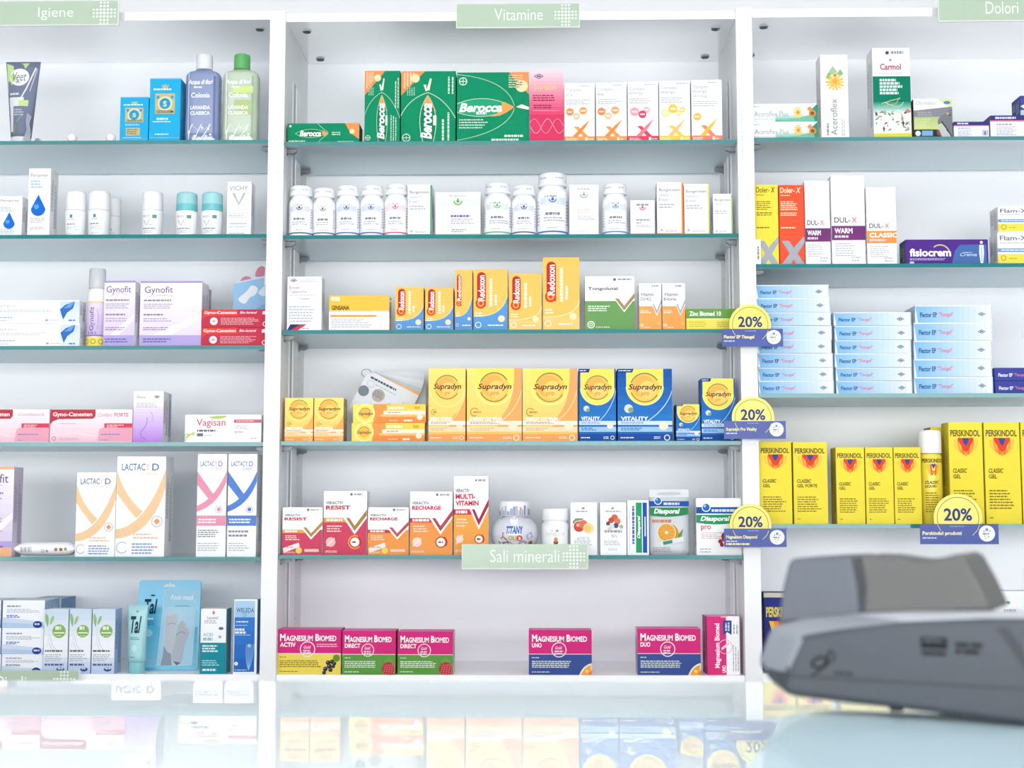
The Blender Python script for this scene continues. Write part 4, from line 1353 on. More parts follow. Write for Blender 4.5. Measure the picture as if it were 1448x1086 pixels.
rollon(87, 117.5, 271.5, '#fafbfd', 'all-white roll-on with a small blue mark, beside the tall blue drop box', 'b', back=.020)
rollon(119.5, 151.5, 271.5, '#fafbfd', 'all-white roll-on with a small blue mark, in front of another white roll-on', 'b', back=.014)
rollon(143, 168, 280.5, '#fafbfd', 'all-white roll-on half hidden behind its neighbour', 'b', back=.075)
rollon(195.5, 227, 272, '#fafbfd', 'all-white roll-on with a green tab, standing alone mid-shelf', 'V')
rollon(244, 276, 273.5, '#a5dce0', 'aqua-capped white roll-on beside the empty gap', 'V', band='#74c9d0')
rollon(280.5, 312, 273.5, '#a5dce0', 'aqua-capped white roll-on nearer the white box with a grey V', 'V', band='#74c9d0')
carton('deodorant_carton', 'white box with a large grey V and thin aqua lines', B_, (321, 355.5, 257), 'L2', .035, vichy, '#fafafc')

# shelf 3
zz = carton('cream_carton', 'long white box with a blue feather, lower of two', B_, (-12, 112.5, 457.5), 'L3', .04, feather_box, '#fafbfd', 'white boxes with a blue feather')['top']
carton('cream_carton', 'long white box with a blue feather, upper of two', B_, (-14, 112, 424.5), 'L3', .04, feather_box, '#fafbfd', 'white boxes with a blue feather', zb=zz)
z3 = SHELF['L3']
p0, p1 = hit(119.5, 440, .012), hit(145.5, 440, .012)
w = (p1.x - p0.x) / 2
o = empty('spray_can', ((p0.x + p1.x) / 2, .012 + w, z3 + .0001))
tag(o, 'slim lilac and yellow spray can with a frosted cap', 'spray can')
hb = hit(133, 412, .03).z - z3; ht = hit(133, 380.5, .03).z - z3
m = MB(); m.lathe([(w * .96, 0), (w, .0015), (w, hb - .006), (w * .94, hb), (w * .8, hb + .004)], mat('#f6f4fa', .25, .5), 44)
a = wrap(m, lambda q: w, hb, 84)
a.grad(0, .22, 1, .82, '#ece2f4', '#c9b4e0', 6); a.r(0, .2, 1, .225, '#f0d980'); a.r(0, .83, 1, 1, '#f2e26c'); a.r(0, .79, 1, .82, '#8e7fc0')
a.t('Gynofit', .34, .3, .22, .42, '#7b5a8c', b=.5, rot=1); a.s(curve((.62, .35), (.72, .5), (.62, .7)), .02, '#b79ac8'); a.l(.3, .74, .4, .04, 1, '#5f5a80', fill=.9)
for u in (.22, .5, .78):
    a.ring(u, .91, .07, .1, '#b39a3a')
m.build('body', o)
m = MB(); cm = glassy('frosted plastic', '#fbfbfd', '#f8f9fc', .75, .2, 1.3)
m.lathe([(w * .86, hb + .0045), (w * .9, hb + .006), (w * .88, ht - .003), (w * .8, ht)], cm, 44); m.build('cap', o)
m = MB(); m.lathe([(w * .45, hb + .0045), (w * .42, hb + .016), (w * .3, hb + .017)], '#f8f8fb', 28); m.build('nozzle', o)
carton('cream_carton', 'narrow lilac-edged white box beside the slim spray can', B_, (147, 191, 397), 'L3', .05, gynofit(False), '#fbf9fd', 'lilac and white boxes', fine='#9a94b4')
carton('cream_carton', 'wide lilac-edged white box in the middle of its shelf', B_, (198, 285.5, 397.5), 'L3', .06, gynofit(True), '#fbf9fd', 'lilac and white boxes', fine='#9a94b4')
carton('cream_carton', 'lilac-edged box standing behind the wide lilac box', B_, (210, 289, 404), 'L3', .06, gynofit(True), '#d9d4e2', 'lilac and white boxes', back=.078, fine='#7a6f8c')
zz = carton('cream_carton', 'red box with a white round emblem, lower of two', B_, (284, 384, 463), 'L3', .04, canesten_red, '#c23a50', 'stacked red boxes', fine='#a83048', back=.010)['top']
carton('cream_carton', 'red box with a white round emblem, upper of two', B_, (285, 385, 437.5), 'L3', .04, canesten_red, '#c23a50', 'stacked red boxes', zb=zz, fine='#a83048', back=.010)
# picture pack behind the red boxes
p0, p1 = hit(329, 420, .09), hit(392, 420, .09)
zb, zt = z3, hit(350, 398, .09).z
o = empty('gift_pack', ((p0.x + p1.x) / 2, .11, z3 + .0001))
tag(o, 'pack printed with sky and mountains behind the stacked red boxes', 'pack')
w, h = p1.x - p0.x, zt - zb
m = MB(); m.prism([(-w / 2, 0), (w / 2, 0), (w / 2, h * 1.13), (-w / 2 + .004, h * .99)], -.016, .018, '#d5e5f4')
a = front_art(m, w, .032, h * 1.1)
a.p([(.0, .98), (.0, .12), (.98, .0), (1, .98)], '#9cc6ea'); a.p(smooth([(.12, .32), (.3, .22), (.42, .14), (.55, .18), (.5, .26), (.38, .3), (.26, .38)]), '#eef3f8'); a.p(smooth([(.56, .24), (.68, .16), (.8, .1), (.95, .1), (.9, .2), (.7, .28)]), '#dfeaf5')
a.p([(0, .56), (.08, .5), (.18, .48), (.3, .51), (.38, .57), (.46, .68), (.5, .78), (.0, .78)], '#7d5a50'); a.p([(.36, .5), (.66, .4), (.9, .35), (.6, .72), (.55, .78)], '#7db2e0'); a.p([(1, .45), (.8, .6), (.7, .78), (1, .78)], '#8a6a4e')
a.c(.2, .65, .1, '#5a4658'); a.p([(.56, .62), (.7, .56), (.72, .75), (.6, .78)], '#e6e2e4')
m.build('pack_body', o)
for k, (u, hh2) in enumerate(((-.24, .018), (.1, .026))):
    m = MB(); m.prism([(u * w + .0135 * math.cos(t), h * (1.0 + .1 * (k)) + hh2 * math.sin(t) * .8) for t in (math.pi * i / 16 for i in range(17))], .0, .006, '#d78a9e')
    q = m.build('ear_flap', o); q['label'] = 'pink rounded flap'
m = MB(); m.prism([(w * .2, h * .95), (w * .5, h * .95), (w * .5, h * 1.32), (w * .36, h * 1.3), (w * .22, h * 1.2)], -.02, -.017, '#f4f5f8'); m.build('white_flap', o)

# shelf 4
carton('cream_carton', 'long pink and white box with red corner, cut by the picture edge', B_, (-46, 69.5, 579), 'L4', .045, canesten_pink([('Combipack', .62, .32, 0)]), '#fbeef2', 'pink and white boxes with red corner', fine='#e0b4c0')
carton('cream_carton', 'long pink and white box with red corner, against the lilac gradient box', B_, (70.5, 187, 579), 'L4', .045, canesten_pink([('Comfort', .58, .17, 0), ('FORTE', .78, .17, 1)]), '#fbeef2', 'pink and white boxes with red corner', fine='#e0b4c0')
carton('gel_carton', 'white to violet gradient box with a body outline', B_, (188.5, 231, 553), 'L4', .04, purple_bust, '#fbf9fd', 'violet gradient boxes', fine='#8f8fb4')
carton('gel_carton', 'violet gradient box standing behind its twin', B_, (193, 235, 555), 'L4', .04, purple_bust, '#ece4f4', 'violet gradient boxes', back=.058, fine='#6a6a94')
carton('cream_carton', 'long white box with green leaf blades and red lettering', B_, (261, 369.5, 586.5), 'L4', .04, vagisan, '#fbfbfc')

# shelf 5
carton('cream_carton', 'tall lilac box with peach top and bottom bands', B_, (-40, 19.5, 660), 'L5', .05, lambda a: (gynofit(False)(a), a.r(0, 0, 1, .03, '#f5b98c'), a.r(0, .9, 1, 1, '#f5bd90')), '#e9def2', fine='#9a94b4', top='#f5b98c')
z5 = SHELF['L5']
p0, p1 = hit(17, 777, .02), hit(106, 777, .02)
w = (p1.x - p0.x) / 2
m = MB()
vs, fs, n = [], [], 24
K = 16
for k in range(K + 1):
    f = k / K
    x = -w + 2 * w * f
    e = min(1, .12 + 6 * min(f, 1 - f)) ** .6
    for i in range(n):
        t = 2 * math.pi * i / n
        vs.append((x + .0006 * math.sin(9 * t + k), .022 * (.45 + .55 * e) * math.cos(t), .0138 + .0134 * e * math.sin(t) * (1 if math.sin(t) > 0 else .98)))
for k in range(K):
    for i in range(n):
        fs.append([k * n + i, k * n + (i + 1) % n, (k + 1) * n + (i + 1) % n, (k + 1) * n + i])
fs += [list(range(n)), [K * n + i for i in range(n)][::-1]]
m.add(vs, fs, mat('#fcfcfe', .35, .3, k=.96), True)


def wpl(u, v, k):
    zz = .0245 * (1 - v) + .001
    s_ = (zz - .0138) / .0134
    return ((u - .5) * 2 * w * .8, -.022 * math.sqrt(max(.02, 1 - s_ * s_)) - .0006 - k * .00005, zz)


a = Art(m, wpl, w * 1.6, .0245, 8)
for k in range(9):
    a.r(.06 + k * .026, .3, .06 + k * .026 + (.008 if k % 3 else .016), .72, '#9a9da6', up=False)
a.ring(.5, .62, .02, .03, '#9a9da6'); a.c(.58, .62, .025, '#a9acb4'); a.c(.76, .5, .035, '#b98a5e'); a.c(.86, .5, .035, '#a9744a'); a.c(.95, .46, .03, '#c29a6e')
o = m.build('wipes_pack', None, ((p0.x + p1.x) / 2, .038, z5 + .0008))
tag(o, 'white sealed pack of wipes lying on the shelf', 'wipes')
PE, PK, BL = '#f4cfa2', '#e89ab2', '#5b85cf'
carton('wash_carton', 'shorter white box with a peach ribbon', B_, (108, 164, 668), 'L5', .045, lactacyd(PE, True), '#fbfbfc', 'white boxes with crossing ribbon')
carton('wash_carton', 'taller white box with a peach ribbon', B_, (165, 234.5, 645.5), 'L5', .06, lactacyd(PE, True), '#fbfbfc', 'white boxes with crossing ribbon')
carton('wash_carton', 'slim white box with a pink ribbon', B_, (279, 320.5, 642), 'L5', .05, lactacyd(PK, False), '#fbfbfc', 'white boxes with crossing ribbon')
carton('wash_carton', 'slim white box with a blue ribbon', B_, (322.5, 363.5, 642), 'L5', .05, lactacyd(BL, False), '#fbfbfc', 'white boxes with crossing ribbon')

# base
g = 'stacked foot cream boxes'
zz = SHELF['L6']
for x0, x1, yt, lb in ((1.5, 60.5, 925, 'pale blue foot cream box at the bottom of the stack'), (2, 61.5, 888, 'pale blue foot cream box in the middle of the stack'), (3, 63, 849, 'pale blue foot cream box on top of the stack')):
    zz = carton('cream_carton', lb, B_, (x0, x1, yt), 'L6', .085, foot_cream_flat, '#f7f9fd', g, zb=zz, side='#a9c6e6', fine='#e3edf8', back=.014)['top']
zz = SHELF['L6']
for yt, lb in ((925, 'foot cream box at the bottom of the stack cut by the picture edge'), (888, 'foot cream box in the middle of the stack cut by the picture edge'), (849, 'foot cream box on top of the stack cut by the picture edge')):
    zz = carton('cream_carton', lb, B_, (-60, 0.8, yt), 'L6', .085, foot_cream_flat, '#f7f9fd', g, zb=zz, side='#a9c6e6', fine='#e3edf8', back=.014)['top']
zz = SHELF['L6']
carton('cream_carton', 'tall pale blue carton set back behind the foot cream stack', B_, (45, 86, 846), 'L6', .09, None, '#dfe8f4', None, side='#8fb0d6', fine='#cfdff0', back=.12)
g = 'foot spray cartons with a green disc'
for k, (x0, x1, lb) in enumerate(((62, 97, 'box with green disc and leg outline, touching the foot cream stack'), (97.5, 129.5, 'box with green disc and leg outline, between two identical ones'), (130, 163, 'box with green disc and leg outline, beside the aqua tube'))):
    carton('foot_spray_carton', lb, B_, (x0 + .3, x1 - .3, 861.5), 'L6', .045, leg_box, '#f6f9fd', g, back=-.0 + .003 if k == 0 else .004, side='#b9cdea', fine='#7f8fb8')

z6 = SHELF['L6']
p0, p1 = hit(176, 905, .0), hit(205, 905, .0)
w = (p1.x - p0.x) / 2
hh = hit(190, 855, .02).z - z6
o = empty('cream_tube', ((p0.x + p1.x) / 2, .018, z6 + .0001))
tag(o, 'slim pale aqua tube standing on its clear cap', 'tube')
m = MB(); n = 28; vs, fs = [], []
cz = hh * .17
for k in range(11):
    f = k / 10
    hw = w * (.82 + .18 * f); hd = .0125 * (1 - f) ** .7 + .001
    for i in range(n):
        t = 2 * math.pi * i / n
        vs.append((hw * math.cos(t), hd * math.sin(t), cz + (hh - cz) * f))
for k in range(10):
    for i in range(n):
        fs.append([k * n + i, k * n + (i + 1) % n, (k + 1) * n + (i + 1) % n, (k + 1) * n + i])
fs += [list(range(n))[::-1], [10 * n + i for i in range(n)]]
m.add(vs, fs, mat('#a9dde2', .3, .4), True)
ww = w


def tp2(u, v, k):
    f = 1 - v
    hw = ww * (.82 + .18 * f); hd = .0125 * (1 - f) ** .7 + .001
    x = (u - .5) * 2
    return (hw * x * .97, -hd * math.sqrt(max(0, 1 - x * x * .95)) - .0003 - k * .00004, cz + (hh - cz) * f)


a = Art(m, tp2, w * 2, hh - cz, 10)
a.c(.5, .12, .06, '#8fa9b4'); tal_logo(a, .16, .2, .58, .3, '#26454f'); a.l(.16, .56, .62, .06, 2, '#6fa9b2', fill=.6); a.c(.42, .76, .16, '#c9ecee'); a.l(.1, .9, .5, .03, 1, '#5f98a2')
m.build('tube_body', o)
m = MB(); m.lathe([(w * .74, 0), (w * .78, .001), (w * .82, cz - .0003)], mat('#8fd0d8', .2, .5), 32, ys=.85); m.build('cap', o)
# foot mask card
p0, p1 = hit(196, 880, .08), hit(286, 880, .10)
w = p1.x - p0.x
hh = hit(240, 820.5, .075).z - z6
o = empty('foot_mask_pack', ((p0.x + p1.x) / 2, .06, z6 + .0001), .06)
tag(o, 'blue hanging card with a photo of two feet', 'pack')
m = MB()
pts = []
for cx, cyy, a0 in ((w / 2 - .006, .006, -90), (w / 2 - .006, hh - .006, 0), (-w / 2 + .006, hh - .006, 90), (-w / 2 + .006, .006, 180)):
    pts += [(cx + .006 * math.cos(math.radians(a0 + t)), cyy + .006 * math.sin(math.radians(a0 + t))) for t in range(0, 91, 18)]
m.prism(pts, -.003, .003, mat('#54b9e0', .25, .5))
a = front_art(m, w, .006, hh)
a.grad(.03, .52, .97, .97, '#5bbce2', '#8fcfe8', 5)
a.p([(.4, .075), (.44, .04), (.48, .045), (.5, .025), (.52, .045), (.56, .04), (.6, .075)], '#e4eef2')
tal_logo(a, .1, .21, .21, .17, '#1f3a48'); a.l(.2, .16, .1, .02, 1, '#2a5060', fill=.9); a.l(.16, .42, .12, .02, 1, '#e9f4f8', fill=.9); a.l(.12, .45, .16, .05, 3, '#2f7fa0', fill=.5); a.c(.19, .59, .06, '#a9dcee')
P0 = [(.42, .1), (.95, .1), (.9, .95), (.34, .95)]
a.p(P0, '#a5d5ea'); a.p([(.41, .3), (.93, .3), (.9, .95), (.34, .95)], '#b5dcee')
a.t('Foot mask', .52, .165, .38, .055, '#eef7fb', b=.8, i=1); a.l(.6, .28, .3, .02, 2, '#5f9fbc')
f1 = smooth([(.455, .45), (.47, .395), (.53, .38), (.6, .365), (.645, .41), (.64, .5), (.615, .6), (.625, .72), (.585, .8), (.51, .8), (.455, .72), (.462, .6)], 4)
f2 = smooth([(.64, .54), (.68, .475), (.73, .455), (.785, .505), (.83, .56), (.835, .61), (.785, .7), (.76, .8), (.735, .91), (.66, .945), (.585, .9), (.575, .82), (.615, .7)], 4)
a.p([(.44, .73), (.5, .8), (.56, .82), (.58, .95), (.4, .95), (.43, .84)], '#9aa0ab')
a.p(f1, '#c6cad2')
for k in range(5):
    a.c(.463 + k * .04, .395 - k * .009, .02, '#d5d8de', 10)
a.s(curve((.48, .5), (.58, .46), (.62, .5)), .012, '#a3a8b2'); a.p(f2, '#b9bec7'); a.s(curve((.63, .62), (.7, .55), (.78, .6)), .012, '#8f95a0'); a.c(.83, .56, .022, '#cfd2d9', 10); a.c(.79, .52, .02, '#cfd2d9', 10); a.p([(.6, .9), (.72, .92), (.66, .95)], '#6d727c')
a.s(P0 + [P0[0]], .006, '#e9f4f8')
q = m.build('card', o, (0, .012, 0)); q.rotation_euler = (math.radians(-6), 0, 0)
m = MB(); m.prism([(-w * .42, .012), (w * .42, .012), (w * .38, hh * .84), (-w * .1, hh * .86)], .0, .009, mat('#bfe2f0', .3, .4))
q = m.build('pouch', o, (0, .016, 0)); q.rotation_euler = (math.radians(-6), 0, 0)
carton('foot_cream_carton', 'box split white above and teal below', B_, (283.5, 320, 861), 'L6', .045, teal_white, '#f8f9fb', None, side='#6fb4c0', back=.008)
carton('foot_balm_carton', 'blue and white box with a curling plant drawing', B_, (330.5, 364, 847.5), 'L6', .045, weleda, '#f4f8fd', None, side='#5f94d0', back=.006)
# ------------------------------------------------------------------ middle bay: vitamins
GB = '#0f8d64'
g = 'green and orange vitamin boxes'
carton('vitamin_carton', 'low flat green box with an orange corner at the shelf end', B_, (406, 508, 174), 'C1', .05, berocca_low, GB, g, fine='#5fb596')
carton('vitamin_carton', 'narrow upright green box with sideways lettering', B_, (515.5, 566, 100), 'C1', .07, berocca_up(False), GB, g, fine='#5fb596')
carton('vitamin_carton', 'wider upright green box with sideways lettering', B_, (567, 644.5, 100.5), 'C1', .07, berocca_up(True), GB, g, fine='#5fb596')
carton('vitamin_carton', 'largest green box with upright lettering', B_, (646, 748, 102), 'C1', .07, berocca_wide, GB, g, fine='#5fb596')
carton('tonic_carton', 'white to crimson gradient box beside the largest green box', B_, (749.5, 797, 98.5), 'C1', .05, pink_tonic, '#f6dfe5', None, fine='#c46a82')
O1, O2 = '#f3a258', '#f0904a'
d3 = [(.18, .49, .13, '#ee8d47'), (.62, .47, .13, '#f2a768'), (.4, .565, .12, '#f8c9a0')]
g = 'white boxes with a coloured X'
carton('supplement_carton', 'white box with orange X, against the crimson gradient box', B_, (798, 841, 117.5), 'C1', .045, complex_box(['C3'], O1, O2, d3), '#fbfbfc', g)
carton('supplement_carton', 'white box with orange X, against the pink X box', B_, (842.5, 886.5, 116.5), 'C1', .045, complex_box(['B6'], O1, O2, d3), '#fbfbfc', g)
carton('supplement_carton', 'white box with a pink and red X', B_, (887.5, 931, 115.5), 'C1', .045, complex_box(['energy'], '#e2476a', '#e8848f', [(.22, .5, .15, '#f0a9b8'), (.62, .47, .11, '#f3bac6'), (.48, .545, .13, '#dc4668')]), '#fbfbfc', g)
carton('supplement_carton', 'white box with a pale X over a yellow band', B_, (932, 976, 114), 'C1', .045, complex_box(['energy'], '#f5d552', '#f3c98a', [(.2, .53, .15, '#fae8ae'), (.44, .46, .15, '#f4d04a'), (.75, .48, .09, '#f5d769'), (.62, .54, .1, '#f9e08a')]), '#fbfbfc', g)
carton('supplement_carton', 'white box with a golden X over a salmon band', B_, (977.5, 1021, 112.5), 'C1', .045, complex_box(['energy', 'strong'], '#f08d70', '#f2c23c', [(.19, .6, .13, '#f5c356')]), '#fbfbfc', g)

# shelf 2: pill bottles and boxes
zc2 = SHELF['C2']


def pill_bottle(px0, px1, top, c, band, label, back=.014, big=False, capr=.95):
    p0, p1 = hit(px0, 300, back), hit(px1, 300, back)
    r = (p1.x - p0.x) / 2 - .0003
    h = hit((px0 + px1) / 2, top, back + r).z - zc2
    hb = h * .75
    o = empty('pill_bottle', ((p0.x + p1.x) / 2, back + r, zc2 + .0001))
    tag(o, label, 'bottle', 'white pill bottles')
    m = MB()
    prof = [(r * .93, 0), (r * .985, .002), (r, .004), (r, hb - .008), (r * .96, hb - .003), (r * .82, hb + .002), (r * .74, hb + .004), (r * .74, hb + .006)]
    m.lathe(prof, mat('#f9fafc', .3, .45), 48)
    body_ = m.build('bottle_body', o)
    m = MB()
    m.lathe([(r + .0002, .006), (r + .0003, .007), (r + .0003, hb - .0125), (r + .0002, hb - .011)], mat('#fbfbfd', .4, .4), 48, cap=False)
    a = wrap(m, lambda q: r + .0003, hb - .01, 86)
    bur_label(c, band)(a)
    q = m.build('label', body_, (0, 0, .004))
    m = MB()
    cr = r * capr
    z0 = hb + .0062
    m.lathe([(cr * .97, z0), (cr, z0 + .001), (cr, z0 + (h - z0) * .28), (cr * .97, z0 + (h - z0) * .31), (cr * .98, z0 + (h - z0) * .36), (cr * .97, h - .004), (cr * .92, h - .001), (cr * .8, h)], mat('#f7f8fa', .35, .45), 56)
    a = wrap(m, lambda q: cr, h, 75)
    a.l(.12, 1 - (z0 + (h - z0) * .62) / h, .3, .03, 1, '#cfd3da', fill=.9); a.l(.58, 1 - (z0 + (h - z0) * .62) / h, .28, .03, 1, '#cfd3da', fill=.9)
    m.build('cap', o)


NV, BLU, RD, GR = '#4a5378', '#4a68b0', '#d7607e', '#7fb28a'
pill_bottle(406, 440, 265, NV, '#e3e5ee', 'white pill bottle with dark navy emblem at the shelf end')
pill_bottle(440.5, 472, 268, NV, '#f4f5f8', 'white pill bottle turned sideways, second from the shelf end')
pill_bottle(473, 506.5, 264.5, BLU, '#e2e6f3', 'white pill bottle with blue emblem, beside the sideways-turned bottle')
pill_bottle(507.5, 541, 264, BLU, '#e1e7f4', 'white pill bottle with blue emblem, beside the pink-emblem bottle')
pill_bottle(542, 575.5, 262.5, RD, '#fae6eb', 'white pill bottle with a pink emblem and pink line')
carton('vitamin_carton', 'white box with a green right edge, beside the pink-emblem bottle', B_, (576.5, 611, 261), 'C2', .05, bur_box('#4fa070', 3), '#fbfbfc', 'white boxes with one coloured edge')
carton('vitamin_carton', 'wide white box with a lime base line', B_, (615.5, 679.5, 271.5), 'C2', .05, bur_wide, '#fbfbfc')
pill_bottle(683.5, 722.5, 261, GR, '#e5efe8', 'white pill bottle with a green emblem and green line')
pill_bottle(723.5, 758, 264, NV, '#e4e5ef', 'white pill bottle with navy emblem, beside the biggest bottle')
pill_bottle(759.5, 803.5, 247.5, '#3f73be', '#dfe9f6', 'biggest white pill bottle with a bright blue line')
carton('vitamin_carton', 'white box reading sun in pale peach letters', B_, (805, 846.5, 261), 'C2', .05, sun_box, '#fbfbfc')
pill_bottle(852.5, 889, 262, '#5f8fce', '#e4edf8', 'white pill bottle with light blue line between two white boxes')
carton('vitamin_carton', 'small white box with a pink base line', B_, (891.5, 926, 283), 'C2', .04, red_foot_box, '#fbfbfc')
carton('vitamin_carton', 'white box with orange right edge and base', B_, (929, 966.5, 257.5), 'C2', .05, bur_box('#f08a3c', 3), '#fbfbfc', 'white boxes with one coloured edge')
carton('vitamin_carton', 'white box with a pale yellow right edge', B_, (967.5, 1003, 260), 'C2', .05, bur_box('#f0e48c', 3), '#fbfbfc', 'white boxes with one coloured edge')
carton('vitamin_carton', 'small white box with green right edge at the shelf end', B_, (1008.5, 1036, 274), 'C2', .04, bur_box('#a5cf7a', 2), '#fbfbfc', 'white boxes with one coloured edge')

# shelf 3
carton('supplement_carton', 'white box with slanting navy and red stripes', B_, (406, 455, 391), 'C3', .04, tricolor, '#fafafc')
carton('supplement_carton', 'wide box, amber above and white below', B_, (465, 550.5, 418), 'C3', .04, ginsana, '#fbfbfb')
RE = '#fbc766'
g = 'orange boxes with a red capsule'
for (x0, x1, yt, blue, lb) in ((558.5, 599, 406, True, 'small orange and blue box with red capsule, nearer the amber and white box'),
                               (601, 641, 406.5, True, 'small orange and blue box with red capsule, beside the slim tall one'),
                               (643.5, 668, 381, True, 'slim tall orange and blue box with red capsule'),
                               (669.5, 718, 380.5, True, 'wide tall orange and blue box with red capsule'),
                               (719.5, 766, 386.5, False, 'all-orange box with red capsule, shorter of the two'),
                               (767.5, 819.5, 364, False, 'all-orange box with red capsule, tallest on its shelf')):
    carton('vitamin_carton', lb, B_, (x0, x1, yt), 'C3', .05, redoxon(blue, yt < 370), RE, g, fine='#fde6b8')
carton('supplement_carton', 'white and green box with a brown tick', B_, (827, 897.5, 390.5), 'C3', .04, tick_box([('Tongolutal', .6)], '#6fa05f', '#a98a66', .46, 3), '#fbfbfc')
g = 'white and orange boxes with grey tick'
carton('vitamin_carton', 'slim white and orange box with grey tick, beside the green tick box', B_, (903.5, 935.5, 400.5), 'C3', .04, tick_box([('Vitamin', .6), ('D3+K2', .48)], '#f3a95c', '#a9afc6', .49, 2), '#fbfbfc', g)
carton('vitamin_carton', 'slim white and orange box with grey tick, beside the low green and yellow box', B_, (936.5, 969, 400.5), 'C3', .04, tick_box([('Vitamin', .62), ('B-forte', .55)], '#f3a45a', '#a9afc6', .49, 2), '#fbfbfc', g)
carton('mineral_carton', 'low green and yellow box partly behind a discount tag', B_, (970.5, 1041, 436.5), 'C3', .04, zinc, '#f2e468')

# shelf 4
SU = '#f9c85a'
carton('vitamin_carton', 'small yellow and orange box with swirl at the shelf end', B_, (402.5, 443, 562.5), 'C4', .05, supradyn('o'), SU, 'small yellow boxes with swirl', fine='#fde6b8')
carton('vitamin_carton', 'small yellow and orange box with swirl, beside two flat boxes', B_, (444, 486, 562.5), 'C4', .05, supradyn('o'), SU, 'small yellow boxes with swirl', fine='#fde6b8', side='#b9ad8c')
zz = carton('vitamin_carton', 'flat yellow and orange box, lower of the two', B_, (497, 600.5, 598), 'C4', .045, supradyn_tube, '#fbd25c', 'flat yellow and orange boxes', fine='#fde6b8', back=.008)['top']
carton('vitamin_carton', 'flat yellow and orange box, upper of the two', B_, (499, 602, 571.5), 'C4', .045, supradyn_tube, '#fbd25c', 'flat yellow and orange boxes', fine='#fde6b8', zb=zz, back=.008)
# fan of sample cards on a ring
zc4 = SHELF['C4']
pA = hit(520, 527, .10)
fan = empty('sample_card_fan', (hit(550, 575, .1).x, .10, zc4 + .0001))
tag(fan, 'fan of pale cards on a wire ring behind the flat yellow boxes', 'card fan')
fx, fy, fz = fan.location
piv = (pA.x - fx + .004, pA.z - fz - .002)
rn = random.Random(2)
cardc = ['#e3e8ee', '#e8ecf1', '#dfe5eb', '#e9edf2', '#dde3ea', '#bcd4d8', '#e8bd8c', '#e6ebf0']
for k in range(8):
    an = math.radians(2 - k * 4.2)
    L, hgt = .112, .088
    y = .016 - k * .0035
    pts = [(-.004, .006), (L, .006), (L, -hgt), (-.004, -hgt)]
    P = []
    for (x, z) in pts:
        X = piv[0] + x * math.cos(an) - z * math.sin(an)
        Z = piv[1] + x * math.sin(an) + z * math.cos(an)
        P.append([X, Z])
    # clip against the shelf
    Q = []
    for i in range(4):
        p, q = P[i], P[(i + 1) % 4]
        if p[1] > .0005:
            Q.append(p)
        if (p[1] > .0005) != (q[1] > .0005):
            t = (.0005 - p[1]) / (q[1] - p[1])
            Q.append([p[0] + (q[0] - p[0]) * t, .0005])
    m = MB(); m.prism(Q, y - .0004, y + .0004, cardc[k], edge='#9fb4bc' if k == 5 else None)
    if k == 7:
        a = Art(m, lambda u, v, kk: (piv[0] + u * L * math.cos(an) + v * hgt * math.sin(an), y - .00048 - kk * .00003, piv[1] + u * L * math.sin(an) - v * hgt * math.cos(an)), L, hgt)
        a.l(.06, .03, .72, .06, 1, '#55606c', fill=.8); a.l(.2, .14, .5, .05, 1, '#b3bfd2'); a.ring(.12, .2, .06, .07, '#b9c2d0')
        a.c(.34, .36, .12, '#b7b2b0'); a.l(.24, .26, .2, .16, 5, '#8a7d74', fill=.5); a.c(.06, .42, .1, '#7d8894'); a.c(.62, .52, .09, '#7a5f5a')
        for q in range(6):
            a.s(curve((.86, .42), (.8 + q * .02, .3), (.78 + q * .035, .2)), .006, '#a9b8ac')
    m.build('card', fan)
m = MB()
m.tube([(piv[0] - .006 + .0105 * math.cos(t), -.012 + .02 * (i / 24), piv[1] + .001 + .0075 * math.sin(t)) for i, t in enumerate([2 * math.pi * j / 24 for j in range(25)])], .0006, steel)
q = m.build('wire_ring', fan); q['label'] = 'thin metal ring'
g = 'large boxes with golden swirl'
carton('vitamin_carton', 'narrower tall yellow and orange box with swirl', B_, (606, 658.5, 520.5), 'C4', .06, supradyn('o'), SU, g, fine='#fde6b8')
carton('vitamin_carton', 'wide tall yellow and orange box with swirl, beside the narrower one', B_, (660, 738, 520.5), 'C4', .06, supradyn('o'), SU, g, fine='#fde6b8')
carton('vitamin_carton', 'wide tall yellow and orange box with swirl, beside a blue box', B_, (739, 816.5, 521), 'C4', .06, supradyn('o'), SU, g, fine='#fde6b8')
BB = '#2a66b4'
carton('vitamin_carton', 'narrower tall blue box with yellow bib and swirl', B_, (818.5, 871, 521.5), 'C4', .06, supradyn('b'), BB, g, fine='#9cc0e6')
carton('vitamin_carton', 'wide tall blue box with yellow bib and swirl', B_, (873, 950.5, 521.5), 'C4', .06, supradyn('b'), BB, g, fine='#9cc0e6')
carton('vitamin_carton', 'smallest blue box with yellow bib and swirl', B_, (956, 990.5, 571.5), 'C4', .05, supradyn('b'), BB, g, fine='#9cc0e6')
carton('vitamin_carton', 'medium blue box with yellow bib partly behind a discount tag', B_, (991.5, 1039.5, 535), 'C4', .05, supradyn('b'), BB, g, fine='#9cc0e6')

